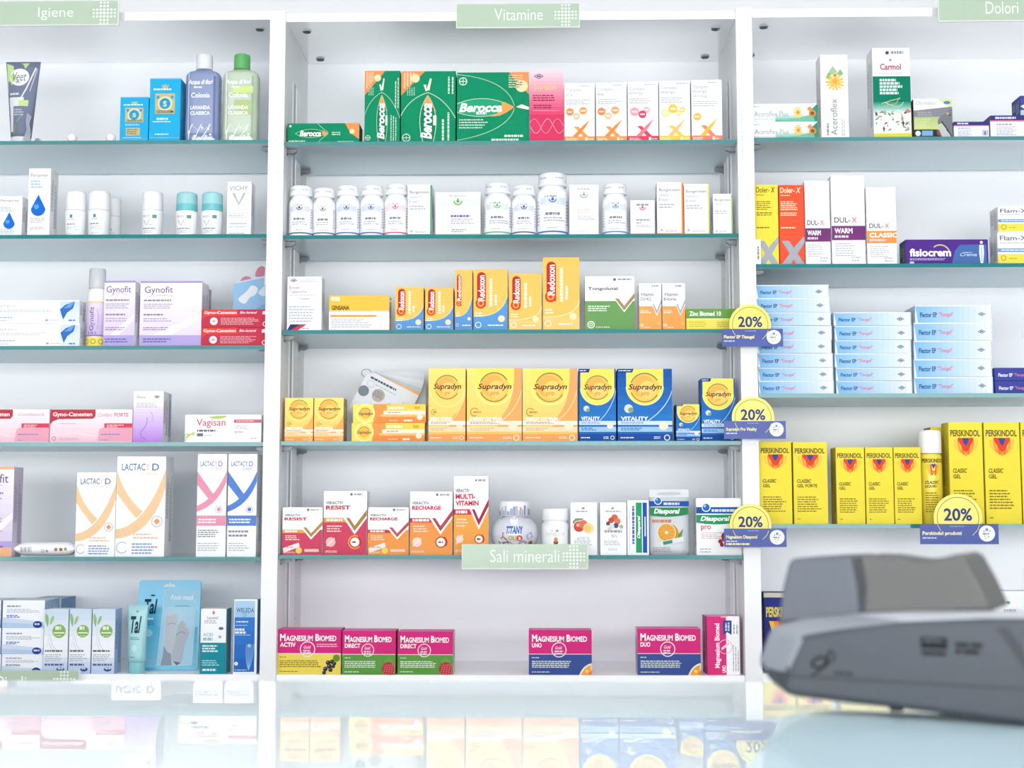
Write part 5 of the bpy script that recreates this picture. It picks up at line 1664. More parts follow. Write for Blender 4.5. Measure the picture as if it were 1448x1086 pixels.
# shelf 5
VR, VO = '#cf4a66', '#f09a50'
g = 'boxes with a large tick'
carton('supplement_carton', 'short crimson tick box with a sachet at the shelf end', B_, (399, 456, 717.5), 'C5', .05, veractiv(['RESIST'], VR, '#b98f52', '#f0a848', 'sachet', False), '#fbfbfc', g)
carton('supplement_carton', 'taller crimson tick box with a gold tick', B_, (457.5, 519, 694.5), 'C5', .05, veractiv(['RESIST'], VR, '#a8854a', '#f09a48', 'tab'), '#fbfbfc', g)
carton('supplement_carton', 'short orange tick box with a sachet', B_, (520, 578, 717.5), 'C5', .05, veractiv(['RECHARGE'], VO, '#b55a5c', '#d43c58', 'sachet', False), '#fbfbfc', g)
carton('supplement_carton', 'taller orange tick box with a red tick', B_, (579.5, 640, 695), 'C5', .05, veractiv(['RECHARGE'], VO, '#b04a52', '#d43c58', 'tab2'), '#fbfbfc', g)
carton('supplement_carton', 'narrowest and tallest tick box, behind the mineral salts sign', B_, (641.5, 691, 673.5), 'C5', .045, veractiv(['MULTI-', 'VITAMIN'], '#f2ab52', '#a83248', '#d43c58', 'tab2'), '#fbfbfc', g)
z5c = SHELF['C5']
# globe jar
p0, p1 = hit(692.5, 750, .014), hit(761.5, 750, .014)
r = (p1.x - p0.x) / 2
h = hit(727, 708.5, .05).z - z5c
o = empty('gummy_jar', ((p0.x + p1.x) / 2, .014 + r, z5c + .0001))
tag(o, 'round globe-shaped jar with colourful print and white lid', 'jar')
hb = h * .78
prof = [(r * .7, 0), (r * .8, .002)] + [(r * math.sin(t), hb * .47 - hb * .53 * math.cos(t) * .98) for t in [math.radians(x) for x in range(50, 146, 8)]]
prof = [(rr, max(zz, .002)) for rr, zz in prof[:2]] + [(rr, zz) for rr, zz in prof[2:] if zz > .004]
prof.append((r * .52, prof[-1][1] + .002)); prof.append((r * .5, prof[-1][1] + .003))
m = MB(); m.lathe(prof, mat('#e3e4ee', .12, .5, coat=.3), 56)


def jr(zq):
    for (r0, a0), (r1, a1) in zip(prof, prof[1:]):
        if a0 <= zq <= a1:
            return r0 + (r1 - r0) * (zq - a0) / max(1e-6, a1 - a0)
    return prof[-1][0]


jh = prof[-1][1]
a = wrap(m, jr, jh, 70)
a.c(.3, .7, .1, '#77706f'); a.c(.38, .82, .11, '#5f5654'); a.c(.16, .86, .08, '#8a5a44'); a.c(.52, .9, .1, '#6a7898'); a.c(.66, .78, .1, '#a9a3c4'); a.c(.8, .86, .08, '#b5b0c8'); a.c(.6, .93, .07, '#d28a4a'); a.c(.28, .93, .06, '#a06a42')
a.p([(.12, .55), (.3, .42), (.46, .5), (.3, .56)], '#d08a7a'); a.c(.14, .74, .06, '#e9e6ec'); a.c(.24, .62, .03, '#f0eef2')
a.p([(.34, .2), (.66, .2), (.72, .46), (.28, .46)], '#f3f4f9'); a.t('TITANY', .36, .26, .3, .2, '#3566bc', b=1.6, i=1)
a.t('OLI', .4, .5, .14, .13, '#c7b95c', b=2); a.c(.59, .57, .05, '#d4493c'); a.t('a', .57, .53, .045, .09, '#f6e6d8', b=2)
a.c(.82, .72, .06, '#9a5a48'); a.ring(.82, .72, .05, .075, '#d9c3b6'); a.c(.5, .1, .09, '#f4f5f9'); a.p([(.7, .5), (.82, .4), (.86, .55), (.74, .62)], '#b4b1cc')
m.build('jar_body', o)
m = MB(); z0 = jh + .0004
cr = r * .66
m.lathe([(cr * .98, z0), (cr, z0 + .001), (cr, h - .004), (cr * .95, h - .001), (cr * .85, h)], mat('#f4f4f9', .3, .4), 48)
a = wrap(m, lambda q: cr, h, 75)
v0, v1 = 1 - (z0 + (h - z0) * .72) / h, 1 - (z0 + .0008) / h
rn = random.Random(5)
u = .02
while u < .95:
    ww = .02 + rn.random() * .05
    a.r(u, v0 + rn.random() * (v1 - v0) * .6, u + ww, v1, ('#8d97b8', '#b3b7cc', '#d0b3a4', '#a3adca', '#c9cbd9')[rn.randrange(5)], up=False)
    u += ww + rn.random() * .03
m.build('lid', o)
# small white jar
p0, p1 = hit(766, 760, .014), hit(806, 760, .014)
r = (p1.x - p0.x) / 2 - .0004
h = hit(786, 719.5, .04).z - z5c
o = empty('pill_jar', ((p0.x + p1.x) / 2, .014 + r, z5c + .0001))
tag(o, 'small white jar with a flat white lid beside the globe jar', 'jar')
hb = h * .7
m = MB(); m.lathe([(r * .95, 0), (r, .002), (r, hb - .006), (r * .96, hb - .002), (r * .86, hb), (r * .86, hb + .004)], mat('#f8f9fb', .3, .45), 48)
a = wrap(m, lambda q: r, hb, 80)
a.r(.14, .12, .86, .98, '#fbfbfd'); a.l(.4, .22, .22, .07, 1, '#7d6a74', fill=.9); a.t('NYBELTS', .24, .32, .5, .09, '#ecc4b8'); a.c(.5, .52, .05, '#e8935c'); a.c(.5, .62, .06, '#4f5a4c'); a.c(.5, .58, .035, '#e2704c'); a.l(.36, .73, .28, .05, 1, '#a9b8ae'); a.l(.88, .2, .1, .6, 8, '#c4c9d3')
m.build('jar_body', o)
m = MB(); m.lathe([(r * .95, hb + .0043), (r * .97, hb + .0055), (r * .97, h - .002), (r * .93, h)], mat('#fafbfc', .35, .45), 48); m.build('lid', o)
g = 'white boxes with fruit pictures'
carton('supplement_carton', 'white box picturing a red apple and yellow segment', B_, (806.5, 844.5, 710.5), 'C5', .045, fruit_box('peach'), '#fafafc', g)
carton('supplement_carton', 'white box picturing mixed red fruits and nuts', B_, (848.5, 886, 710.5), 'C5', .045, fruit_box('berry'), '#fafafc', g)
carton('mineral_carton', 'narrow white box with upright green and blue stripes', B_, (886.8, 917.5, 707.5), 'C5', .05, diasporal_green, '#f8f9fb', None, rot=-.03, back=.016, sideart=False)
# grey sachet bag
p0, p1 = hit(918.5, 740, .013), hit(975.5, 740, .013)
w = p1.x - p0.x
h = hit(947, 692, .02).z - z5c
o = empty('mineral_pouch', ((p0.x + p1.x) / 2, .03, z5c + .0001))
tag(o, 'silver-grey pouch picturing a halved orange', 'pouch')
m = MB(); vs, fs = [], []
K, n = 14, 28
for k in range(K + 1):
    f = k / K
    hd = .016 * (1 - f) ** .6 * (1 if f > .04 else .9) + .0012
    for i in range(n):
        t = 2 * math.pi * i / n
        ca, sa = math.cos(t), math.sin(t)
        vs.append((math.copysign(abs(ca) ** .45, ca) * (w / 2 - .0004), math.copysign(abs(sa) ** .8, sa) * hd, h * f))
for k in range(K):
    for i in range(n):
        fs.append([k * n + i, k * n + (i + 1) % n, (k + 1) * n + (i + 1) % n, (k + 1) * n + i])
fs += [list(range(n))[::-1], [K * n + i for i in range(n)]]
m.add(vs, fs, mat('#c9ccd2', .3, .5), True)


def ppl(u, v, k):
    f = 1 - v
    hd = .016 * (1 - f) ** .6 + .0012
    return ((u - .5) * w * .985, -hd - .0003 - k * .00004, h * f)


a = Art(m, ppl, w, h, 4)
a.r(0, 0, 1, .12, '#e6e8ec'); a.r(0, .18, 1, .26, '#2455a6'); a.l(.36, .2, .54, .04, 1, '#dfe9f6', fill=.9); a.c(.22, .175, .1, '#f0f2f5'); a.c(.22, .175, .08, '#2f6fb8'); a.c(.19, .155, .03, '#8fbce4')
a.p([(.02, .28), (.98, .28), (.98, .38)] + curve((.98, .38), (.5, .45), (.02, .4))[1:], '#2f8a55'); a.t('Diasporal', .11, .295, .66, .1, W_, b=1.6, i=1)
a.l(.06, .46, .54, .05, 1, '#c98a68', fill=.9)
a.c(.48, .68, .25, '#d88f2c'); a.c(.42, .66, .235, '#f3ead2'); a.c(.42, .66, .215, '#e2a03c')
for k in range(10):
    t = k * .628 + .2
    a.s([(.42, .66), (.42 + .2 * math.cos(t), .66 + .2 * w / h * math.sin(t))], .008, '#edc27a')
a.c(.42, .66, .04, '#f6e4bc', 10); a.p([(.7, .7), (.84, .6), (.8, .72), (.7, .76)], '#5f9a52')
a.p([(.24, .8), (.84, .72), (.86, .79), (.28, .87)], '#e6e9ec'); a.p([(.32, .8), (.56, .77), (.57, .82), (.34, .85)], '#3f8f78'); a.l(.06, .88, .64, .08, 3, '#8f93a0', fill=.4); a.r(.82, .93, .95, .96, '#aeb2ba')
m.build('pouch_body', o)
carton('mineral_carton', 'white box with blue and green bands and a pomegranate', B_, (984.5, 1048.5, 704.5), 'C5', .05, diasporal_pro, '#fbfbfc')

# bottom board: magnesium boxes
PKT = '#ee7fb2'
g = 'magnesium boxes with pink tops'
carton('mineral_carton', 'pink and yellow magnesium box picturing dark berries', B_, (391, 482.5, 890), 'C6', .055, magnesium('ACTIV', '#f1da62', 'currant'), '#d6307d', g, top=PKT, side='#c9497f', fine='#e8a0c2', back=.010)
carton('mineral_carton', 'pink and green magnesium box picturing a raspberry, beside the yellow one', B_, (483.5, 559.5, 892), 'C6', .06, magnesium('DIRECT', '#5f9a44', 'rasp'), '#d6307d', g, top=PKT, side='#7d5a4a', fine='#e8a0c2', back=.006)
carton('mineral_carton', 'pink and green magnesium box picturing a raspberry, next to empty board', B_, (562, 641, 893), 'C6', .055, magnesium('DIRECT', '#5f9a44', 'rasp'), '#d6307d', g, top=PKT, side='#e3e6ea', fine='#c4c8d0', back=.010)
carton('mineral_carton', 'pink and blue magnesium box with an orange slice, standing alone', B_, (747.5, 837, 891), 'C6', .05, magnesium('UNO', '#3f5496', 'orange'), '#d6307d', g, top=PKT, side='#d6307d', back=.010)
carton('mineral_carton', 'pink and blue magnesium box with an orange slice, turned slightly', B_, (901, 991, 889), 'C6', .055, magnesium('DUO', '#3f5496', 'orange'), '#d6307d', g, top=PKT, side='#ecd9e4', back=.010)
carton('mineral_carton', 'upright pink and white box with sideways lettering', B_, (1000, 1046.5, 871.5), 'C6', .055, vertical_mg, '#fafafc', None, top='#f2b6cf', side='#c84b85', back=.014, rot=.06, fine='#e8a0c2')

# ------------------------------------------------------------------ right bay: pain relief
g = 'white boxes with yellow flowers'
zz = carton('ointment_carton', 'flat white box with flowers and green corner, lower of two', B_, (1064.5, 1157, 172), 'R1', .04, aceroflex_low, '#fbfbfc', g)['top']
carton('ointment_carton', 'flat white box with flowers and green corner, upper of two', B_, (1064, 1156.5, 146.5), 'R1', .04, aceroflex_low, '#fbfbfc', g, zb=zz)
carton('ointment_carton', 'tall slim white box with a large yellow flower', B_, (1160, 1199, 77), 'R1', .045, aceroflex_tall, '#fbfbfc', g)
carton('balm_carton', 'tall white and dark green box with leaf pattern and lime foot', B_, (1233.5, 1287, 67.5), 'R1', .05, carmol, '#fbfbfc')
carton('support_carton', 'square lime and grey box picturing a shoe', B_, (1292, 1347, 139.5), 'R1', .05, shoe_box, '#eef0e8', None, side='#3a3e34')
carton('plaster_carton', 'lower flat white box with a navy top stripe', B_, (1349, 1399.5, 172), 'R1', .05, plaster_box, '#f8f6f8', 'flat white boxes with navy stripe', side='#3a3f86')
carton('plaster_carton', 'taller flat white box with a navy top stripe', B_, (1400.5, 1475, 163), 'R1', .06, plaster_box, '#f8f6f8', 'flat white boxes with navy stripe', side='#5a5f9a')
carton('plaster_carton', 'navy box lying on top of the taller flat white box', B_, (1443, 1490, 135), 'R1', .05, lambda a: (a.p([(0, .55), (.3, .3), (1, .3), (1, .7), (.2, .75)], '#e6efe9'), a.p([(0, .75), (1, .7), (1, 1), (0, 1)], '#b9d4cf')), '#474f96', None, back=.02, zb=hit(1465, 163, .02).z + .0004)

carton('gel_carton', 'tall yellow box with a large grey X', B_, (1067.5, 1100.5, 261), 'R2', .045, dolerx('#7a7034'), '#f6e24e', 'boxes with a large grey X', fine='#b8a840')
carton('gel_carton', 'tall orange-red box with a large grey X', B_, (1101.5, 1137, 261.5), 'R2', .045, dolerx('#fdf0c0'), '#f4593a', 'boxes with a large grey X', fine='#fbc9a0')
g = 'white boxes with one colour band'
PU = '#7a3a78'
carton('gel_carton', 'white box with a purple band, the shorter of two', B_, (1137.8, 1173.3, 255.5), 'R2', .045, dulx('WARM', PU), '#fbfbfc', g)
carton('gel_carton', 'white box with a purple band, the tallest on its shelf', B_, (1175, 1222.5, 248), 'R2', .05, dulx('WARM', PU), '#fbfbfc', g)
carton('gel_carton', 'white box with an orange band', B_, (1225, 1267, 264.5), 'R2', .045, dulx('CLASSIC', '#f2994a'), '#fbfbfc', g)
carton('cream_carton', 'long purple box with a white standing figure', B_, (1280.5, 1398, 338.5), 'R2', .045, fisiocrem, '#56318e', None, side='#3a5a74')
g = 'white boxes with blue and yellow stripes'
zz = carton('gel_carton', 'white box with blue and yellow stripes, lower of two', B_, (1411, 1490, 328.5), 'R2', .05, flamx, '#fbfbfc', g)['top']
carton('gel_carton', 'white box with blue and yellow stripes, upper of two', B_, (1411.5, 1490, 291.5), 'R2', .05, flamx, '#fbfbfc', g, zb=zz)
# little white price card in front of the yellow box
p0, p1 = hit(1066, 372, .003), hit(1076, 372, .003)
m = MB(); zh = hit(1070, 338.5, .003).z - SHELF['R2']
m.box(p0.x, p1.x, .003, .0045, SHELF['R2'] + .0002, SHELF['R2'] + zh, '#fafafa')
a = Art(m, lambda u, v, k: (p0.x + u * (p1.x - p0.x), .0029, SHELF['R2'] + zh * (1 - v)), p1.x - p0.x, zh)
a.l(.5, .1, .3, .7, 1, '#8a8d94', rot=1, fill=.8)
tag(m.build('price_card'), 'narrow white card in front of the tall yellow box', 'price card')

# stacks of flat light blue boxes
LBL = '#dfeaf5'
ordn = ['at the bottom', 'second up', 'third up', 'fourth up', 'fifth up', 'sixth up', 'seventh up', 'on top']
stacks = [
    ('the stack beside the upright', [(1073, 1180, 538.5), (1072.5, 1179, 519.5), (1072, 1178.5, 499.5), (1071, 1176.5, 479.8), (1071, 1177, 460.5), (1071, 1175.5, 441.4), (1070, 1174.5, 421.5), (1069.5, 1172.5, 402.7)], .012),
    ('the middle stack', [(1183, 1291, 538.5), (1182.5, 1290, 519.5), (1181, 1289.5, 499.5), (1181.5, 1289, 480.7), (1181, 1290, 460.5), (1179.5, 1289, 441.4)], .012),
    ('the stack of thicker boxes', [(1293.5, 1405, 533), (1293, 1403.5, 507.4), (1293, 1403.5, 481.3), (1293, 1404, 456), (1294.5, 1404, 431.4)], .010)]
rn = random.Random(11)
for nm, boxes, bk in stacks:
    zz = SHELF['R3']
    for k, (x0, x1, yt) in enumerate(boxes):
        od = 'on top' if k == len(boxes) - 1 else ordn[k]
        zz = carton('patch_carton', 'flat light blue box %s of %s' % (od, nm), B_, (x0, x1, yt), 'R3', .085, flector(), LBL, 'flat light blue boxes in stacks', zb=zz, back=bk + rn.random() * .004, rot=(rn.random() - .5) * .02 - .01, side='#e6edf6', fine='#c4d2e4')['top']
zz = SHELF['R3']
zz = carton('patch_carton', 'flat indigo box beside the light blue stacks, lower of two', B_, (1407.5, 1500, 538.5), 'R3', .07, flector(True), '#414a9c', 'flat indigo boxes', zb=zz, side='#4a5296', fine='#6a72b4')['top']
carton('patch_carton', 'flat indigo box beside the light blue stacks, upper of two', B_, (1406.5, 1499, 520), 'R3', .07, flector(True), '#414a9c', 'flat indigo boxes', zb=zz, side='#4a5296', fine='#6a72b4')

YE = '#f4e14a'
g = 'yellow liniment boxes with a flame'
for (x0, x1, yt, sub, lb, kw) in (
        (1073.5, 1119.5, 624.5, 'GEL', 'yellow flame box, cut off by the white upright', {}),
        (1121.5, 1170, 625, 'GEL FORTE', 'yellow flame box, second from the white upright', {}),
        (1182, 1222.5, 632.5, 'GEL', 'smaller yellow flame box with its dark side showing', {}),
        (1223.7, 1263, 632.5, 'GEL', 'smaller yellow flame box, middle of three', {}),
        (1264, 1302.5, 632.5, 'GEL', 'smaller yellow flame box, next to the white-capped can', {}),
        (1341.5, 1389.5, 597, 'GEL', 'tall yellow flame box, next to the white-capped can', {}),
        (1391.5, 1442, 597, 'GEL', 'tall yellow flame box, uncovered and beside one cut by the picture edge', {}),
        (1443.5, 1494, 597, 'GEL', 'tall yellow flame box, cut by the picture edge', {})):
    carton('liniment_carton', lb, B_, (x0, x1, yt), 'R4', .05, perskindol(sub), YE, g, fine='#8d7c33', side='#e2cf48' if x0 != 1182 else '#cdbb48', **kw)
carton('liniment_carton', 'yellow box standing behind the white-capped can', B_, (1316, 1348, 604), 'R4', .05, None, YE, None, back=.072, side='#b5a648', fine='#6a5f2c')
z4 = SHELF['R4']
p0, p1 = hit(1305, 690, .012), hit(1337.5, 690, .012)
w = (p1.x - p0.x) / 2
hb = hit(1321, 643, .03).z - z4; ht = hit(1321, 608.5, .03).z - z4
o = empty('spray_can', ((p0.x + p1.x) / 2, .014 + w, z4 + .0001))
tag(o, 'yellow flame spray can with a white cap', 'spray can')
m = MB(); m.lathe([(w * .95, 0), (w, .0015), (w, hb - .004), (w * .93, hb), (w * .8, hb + .002)], mat(YE, .25, .5), 44)
a = wrap(m, lambda q: w, hb, 78)
a.t('PERSKINDOL', .12, .06, .8, .06, '#6a5230', b=1.4)
for dx, c in ((-.16, '#f7b648'), (-.08, '#ee6a30'), (.08, '#ee6a30'), (.16, '#f7b648')):
    a.s(curve((.5 + dx, .15), (.5 + dx * 1.1, .22), (.5 + dx * .5, .3)), .05, c)
a.p([(.36, .14), (.64, .14), (.5, .28)], '#e4452c'); a.p([(.42, .135), (.58, .135), (.5, .21)], '#3c4a94')
a.t('CLASSIC', .22, .38, .46, .045, '#6b5a2c', b=1.2, i=1); a.t('LIQUID', .22, .44, .36, .045, '#6b5a2c', b=1.2); a.l(.22, .54, .5, .3, 9, '#8d7c33', fill=.4)
m.build('can_body', o)
m = MB(); m.lathe([(w * .98, hb + .0025), (w, hb + .0035), (w * .99, ht - .005), (w * .94, ht - .001), (w * .8, ht)], mat('#fafafc', .3, .4), 44); m.build('cap', o)

carton('liniment_carton', 'navy box with yellow flames half hidden by the payment terminal', B_, (1080, 1131, 838), 'R5', .05, blue_liniment, '#2f3680', None, side='#262b5c', back=.03)
carton('supplement_carton', 'white box showing above the payment terminal', B_, (1407, 1470, 836), 'R5', .05, white_card_box, '#f8f9fb', None, back=.03)


# ------------------------------------------------------------------ discount tags
def wobbler(cx, cy, r, card, label, what, words, tilt=0.0):
    Y = -.034
    x0, y0, x1, y1 = card
    o_ = hit((x0 + x1) / 2, (y0 + y1) / 2, Y)
    root = empty('discount_tag', (o_.x, Y, hit((x0 + x1) / 2, y1, Y).z))
    tag(root, label, 'price tag', 'discount tags clipped to shelf edges')
    w = hit(x1, (y0 + y1) / 2, Y).x - hit(x0, (y0 + y1) / 2, Y).x
    h = hit(cx, y0, Y).z - hit(cx, y1, Y).z
    C_ = hit(cx, cy, Y)
    rr = hit(cx + r, cy, Y).x - C_.x
    dx, dz = C_.x - root.location.x, C_.z - root.location.z
    m = MB()
    zl = h * .5
    pts = [(dx + rr * math.cos(t), dz + rr * math.sin(t)) for t in (2 * math.pi * i / 48 for i in range(48))]
    pts = [p for p in pts if p[1] > zl]
    m.prism(pts, .0016, .0026, mat('#f3e367', .3, .4))
    a = Art(m, lambda u, v, k: (dx + (u - .5) * 2 * rr, .0015 - k * .00004, dz + (.5 - v) * 2 * rr), 2 * rr, 2 * rr)
    a.ring(.5, .5, .42, .432, '#6f7a4c', -25, 205, 40)
    a.t('20%', .21, .3, .58, .26, '#2f4487', b=1.0)
    a.t('di sconto', .3, .66, .38, .1, '#6a6f4e', b=.6)
    disco = m.build('disc', root); disco['label'] = 'yellow disc reading 20% di sconto'
    m = MB(); m.box(-w / 2, w / 2, -.0006, .0006, 0, h, mat('#2f4799', .35, .4))
    a = Art(m, lambda u, v, k: ((u - .5) * w, -.00066 - k * .00004, h * (1 - v)), w, h)
    a.t(words, .03, .36, .5, .24, '#f3ecae', b=1.6); a.l(.03, .64, .24, .1, 1, '#c9d0ea', fill=.7); a.l(.38, .09, .22, .06, 1, '#8e9ad0', fill=.8)
    if what:
        a.l(.03, .78, .42, .12, 1, '#f3ecae', fill=.85, full=.9)
    cardo = m.build('card', root, rz=0); cardo['label'] = 'blue card strip'
    m = MB()
    bx, bz, br = w * .35, h * .53, h * .4
    m.prism([(bx + br * math.cos(t), bz + br * math.sin(t)) for t in (2 * math.pi * i / 32 for i in range(32))], -.0011, -.0006, '#f7f8f4')
    a = Art(m, lambda u, v, k: (bx + (u - .5) * 2 * br, -.00116 - k * .00004, bz + (.5 - v) * 2 * br), 2 * br, 2 * br)
    a.c(.5, .26, .1, '#7f9fd0', 10); a.c(.32, .36, .06, '#a9bf8c', 10); a.c(.68, .36, .06, '#b9c98c', 10); a.l(.24, .46, .54, .12, 1, '#8a9a8c', fill=.8); a.c(.36, .66, .05, '#a9b8d0', 10); a.c(.6, .68, .06, '#c4d08a', 10); a.l(.34, .76, .32, .07, 1, '#b0b8a9')
    q = m.build('badge', cardo); q['label'] = 'white round badge'
    # the wire hooks that hold the card on the disc
    for sg, t0, t1 in ((-1, 196, 216), (1, -52, -18)):
        m = MB()
        m.tube([(dx + rr * .9 * math.cos(math.radians(t0 + (t1 - t0) * i / 8)), -.0018 + .0006 * math.sin(i), dz + rr * .9 * math.sin(math.radians(t0 + (t1 - t0) * i / 8))) for i in range(9)], .0007, mat('#efe6a8', .4), 6)
        m.build('hook', disco)
    m = MB(); m.box(dx - .006, dx + .006, .0026, -Y - .0004, h * .98, h * .98 + .004, glassy('clear clip', '#f0f3f6', '#eef0f4', .4, .1, 1.4)); m.build('clip', disco)
    root.rotation_euler = (0, tilt, 0)


wobbler(1061, 459, 29.5, (1021, 465, 1107, 490), 'discount tag beside the low green and yellow box', 0, 'Flector EP Tissugel')
wobbler(1065, 590.5, 30, (1024, 595.5, 1111, 620.5), 'discount tag beside the medium blue box with yellow bib', 0, 'Supradyn Pro Vitality')
wobbler(1061.5, 742, 29.5, (1024, 747.5, 1112, 773.5), 'discount tag beside the pomegranate box', 1, 'Magnesium Diasporal')
wobbler(1355, 732.5, 34.5, (1301, 741, 1412, 769.5), 'largest discount tag, in front of the tall yellow flame boxes', 0, 'Perskindol prodotti')

# ------------------------------------------------------------------ counter, tray and payment terminal
ct = bpy.data.materials.new('counter glass over white')
ct.use_nodes = True
b = ct.node_tree.nodes['Principled BSDF']
b.inputs['Base Color'].default_value = lin('#e6f0f5', .95)
b.inputs['Roughness'].default_value = .0
b.inputs['IOR'].default_value = 1.33
b.inputs['Specular IOR Level'].default_value = .5
yf = CAM.y + 1.075
counter = empty('service_counter', (0, yf - .35, 0))
tag(counter, 'pale service counter with a mirror-smooth glass top', 'counter')
m = MB(); m.box(-1.7, 1.7, yf - .8, yf, .985, 1.0, ct, bev=.002); m.build('counter_top', counter, (0, -(yf - .35), 0))
m = MB(); m.box(-1.66, 1.66, yf - .74, yf - .04, 0.0, .985, lacg); m.build('counter_body', counter, (0, -(yf - .35), 0))

ZP = ZC - .108


def gp(x, d):
    return (CAM.x + x, CAM.y + d)


tm = bpy.data.materials.new('aqua tray glass')
tm.use_nodes = True
b = tm.node_tree.nodes['Principled BSDF']
b.inputs['Base Color'].default_value = lin('#c6dfe8', .95)
b.inputs['Roughness'].default_value = .12
b.inputs['IOR'].default_value = 1.4
te = mat('#4f9ea8', .15, .5, name='aqua glass edge')
c0 = Vector(gp(.138, .785))
e1 = Vector((-.265, -.964)); e2 = Vector((.964, -.265))
Lx, Ly, rad = .42, .46, .035
pts = []
corners = [(0, 0), (Lx, 0), (Lx, Ly), (0, Ly)]
for (ux, uy), (a0) in zip(corners, (180, 270, 0, 90)):
    cx = rad if ux == 0 else Lx - rad
    cy2 = rad if uy == 0 else Ly - rad
    for k in range(9):
        t = math.radians(a0 + 90 * k / 8)
        q = c0 + e2 * (cx + rad * math.cos(t)) + e1 * (cy2 + rad * math.sin(t))
        pts.append((q.x, q.y))
ctr = (sum(p[0] for p in pts) / len(pts), sum(p[1] for p in pts) / len(pts))
m = MB()
n = len(pts)
zt, zl = ZP - 1.0, .006
top = [(x - ctr[0], y - ctr[1], zt) for x, y in pts]; bot = [(x - ctr[0], y - ctr[1], zl) for x, y in pts]
m.add(top + bot, [list(range(n))[::-1]], tm); m.add(top + bot, [[n + i for i in range(n)]], tm)
m.add(top + bot, [[i, (i + 1) % n, n + (i + 1) % n, n + i] for i in range(n)], te)
tray = empty('glass_tray', (ctr[0], ctr[1], 1.0002))
tag(tray, 'pale aqua rounded glass tray under the payment terminal', 'tray')
m.build('tray_plate', tray)
for (ux, uy) in ((.05, .05), (Lx - .05, .05), (Lx - .05, Ly - .05), (.05, Ly - .05)):
    q = c0 + e2 * ux + e1 * uy
    m = MB(); m.lathe([(.01, 0), (.01, .006)], mat('#7d858c'), 20, q.x - ctr[0], q.y - ctr[1]); m.build('foot', tray)

# payment terminal: side planes set at an angle to the counter
PH = math.radians(-27)
ax = Vector((math.cos(PH), math.sin(PH), 0)); nrm = Vector((math.sin(PH), -math.cos(PH), 0))
P0 = hitz(1448, 1030, ZP)
P0 = Vector((P0.x, P0.y, ZP))


def sz(px, py, off):
    """a point of the terminal's side, off metres behind its front side plane"""
    d = ray(px, py)
    Q = P0 - nrm * off
    t = (Q - CAM).dot(nrm) / d.dot(nrm)
    p = CAM + d * t - P0
    return (p.dot(ax), -p.dot(nrm), p.z)     # local: x along, y back, z up


term = empty('payment_terminal', (P0.x, P0.y, ZP + .0005), PH)
tag(term, 'blurred grey payment terminal standing on the glass tray', 'payment terminal')
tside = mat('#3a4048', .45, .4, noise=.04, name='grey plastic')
tlit = mat('#878c94', .4, .4, name='lit grey plastic')  # same housing plastic, upper facets painted lighter as if lit
ttop = mat('#b9bec5', .35, .4, name='grey plastic top highlight')  # highlight on the housing's top surface, painted as a paler plastic
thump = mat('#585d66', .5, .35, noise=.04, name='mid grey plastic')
thump2 = mat('#585756', .5, .35, noise=.04, name='warm grey plastic')
tdark = mat('#2c3035', .5, .4, name='dark grey plastic')
f0 = [(1134, 901), (1196, 891), (1288, 880), (1412, 875), (1500, 875), (1640, 880), (1640, 1058), (1448, 1028), (1260, 1003), (1121, 986), (1103, 978), (1112, 948)]
f1 = [(1088, 887), (1134, 875), (1202, 869.5), (1290, 866), (1448, 864.5), (1640, 866), (1640, 1056), (1448, 1024), (1260, 1000), (1118, 984), (1092, 966), (1069, 940)]
f1b = [(1086, 888), (1134, 876), (1202, 871), (1290, 868), (1448, 867), (1640, 868), (1640, 1050), (1448, 1016), (1260, 994), (1120, 980), (1094, 962), (1073, 938)]
r0 = [sz(x, y, 0.0) for x, y in f0]
r1 = [sz(x, y, .014) for x, y in f1]
r0 = [(x, y, max(z, .0008)) for x, y, z in r0]
r1 = [(x, y, max(z, .0008)) for x, y, z in r1]
r2 = [(x + .002, .085, z - (.004 if z > .03 else -.0005)) for x, y, z in r1]
zmin = min(p[2] for p in r0 + r1)


def loft(m, rings, cols, close0=True, close1=True, c0=None, c1=None):
    n = len(rings[0])
    vs = [v for r in rings for v in r]
    for k in range(len(rings) - 1):
        for i in range(n):
            j = (i + 1) % n
            m.add([vs[k * n + i], vs[k * n + j], vs[(k + 1) * n + j], vs[(k + 1) * n + i]], [[0, 1, 2, 3]], cols(k, i) if callable(cols) else cols)
    if close0:
        m.add(rings[0], [list(range(n))], c0 or cols)
    if close1:
        m.add(rings[-1], [list(range(n))[::-1]], c1 or cols)


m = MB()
loft(m, [r0, r1, r2], lambda k, i: ttop if (k < 2 and i in (2, 3, 4)) else tlit if (k == 1 and i < 5) or (k == 0 and i in (0, 1, 2, 3, 4, 11)) else tside, c0=tside, c1=tside)
def soften(o, w=.004):
    bm = bmesh.new(); bm.from_mesh(o.data)
    bmesh.ops.remove_doubles(bm, verts=bm.verts, dist=.00002)
    bmesh.ops.recalc_face_normals(bm, faces=bm.faces)
    for f in bm.faces:
        f.smooth = True
    bm.to_mesh(o.data); bm.free()
    md = o.modifiers.new('soft edges', 'BEVEL')
    md.width = w; md.segments = 3; md.limit_method = 'ANGLE'; md.angle_limit = math.radians(12); md.harden_normals = True
    return o


body = soften(m.build('housing', term))
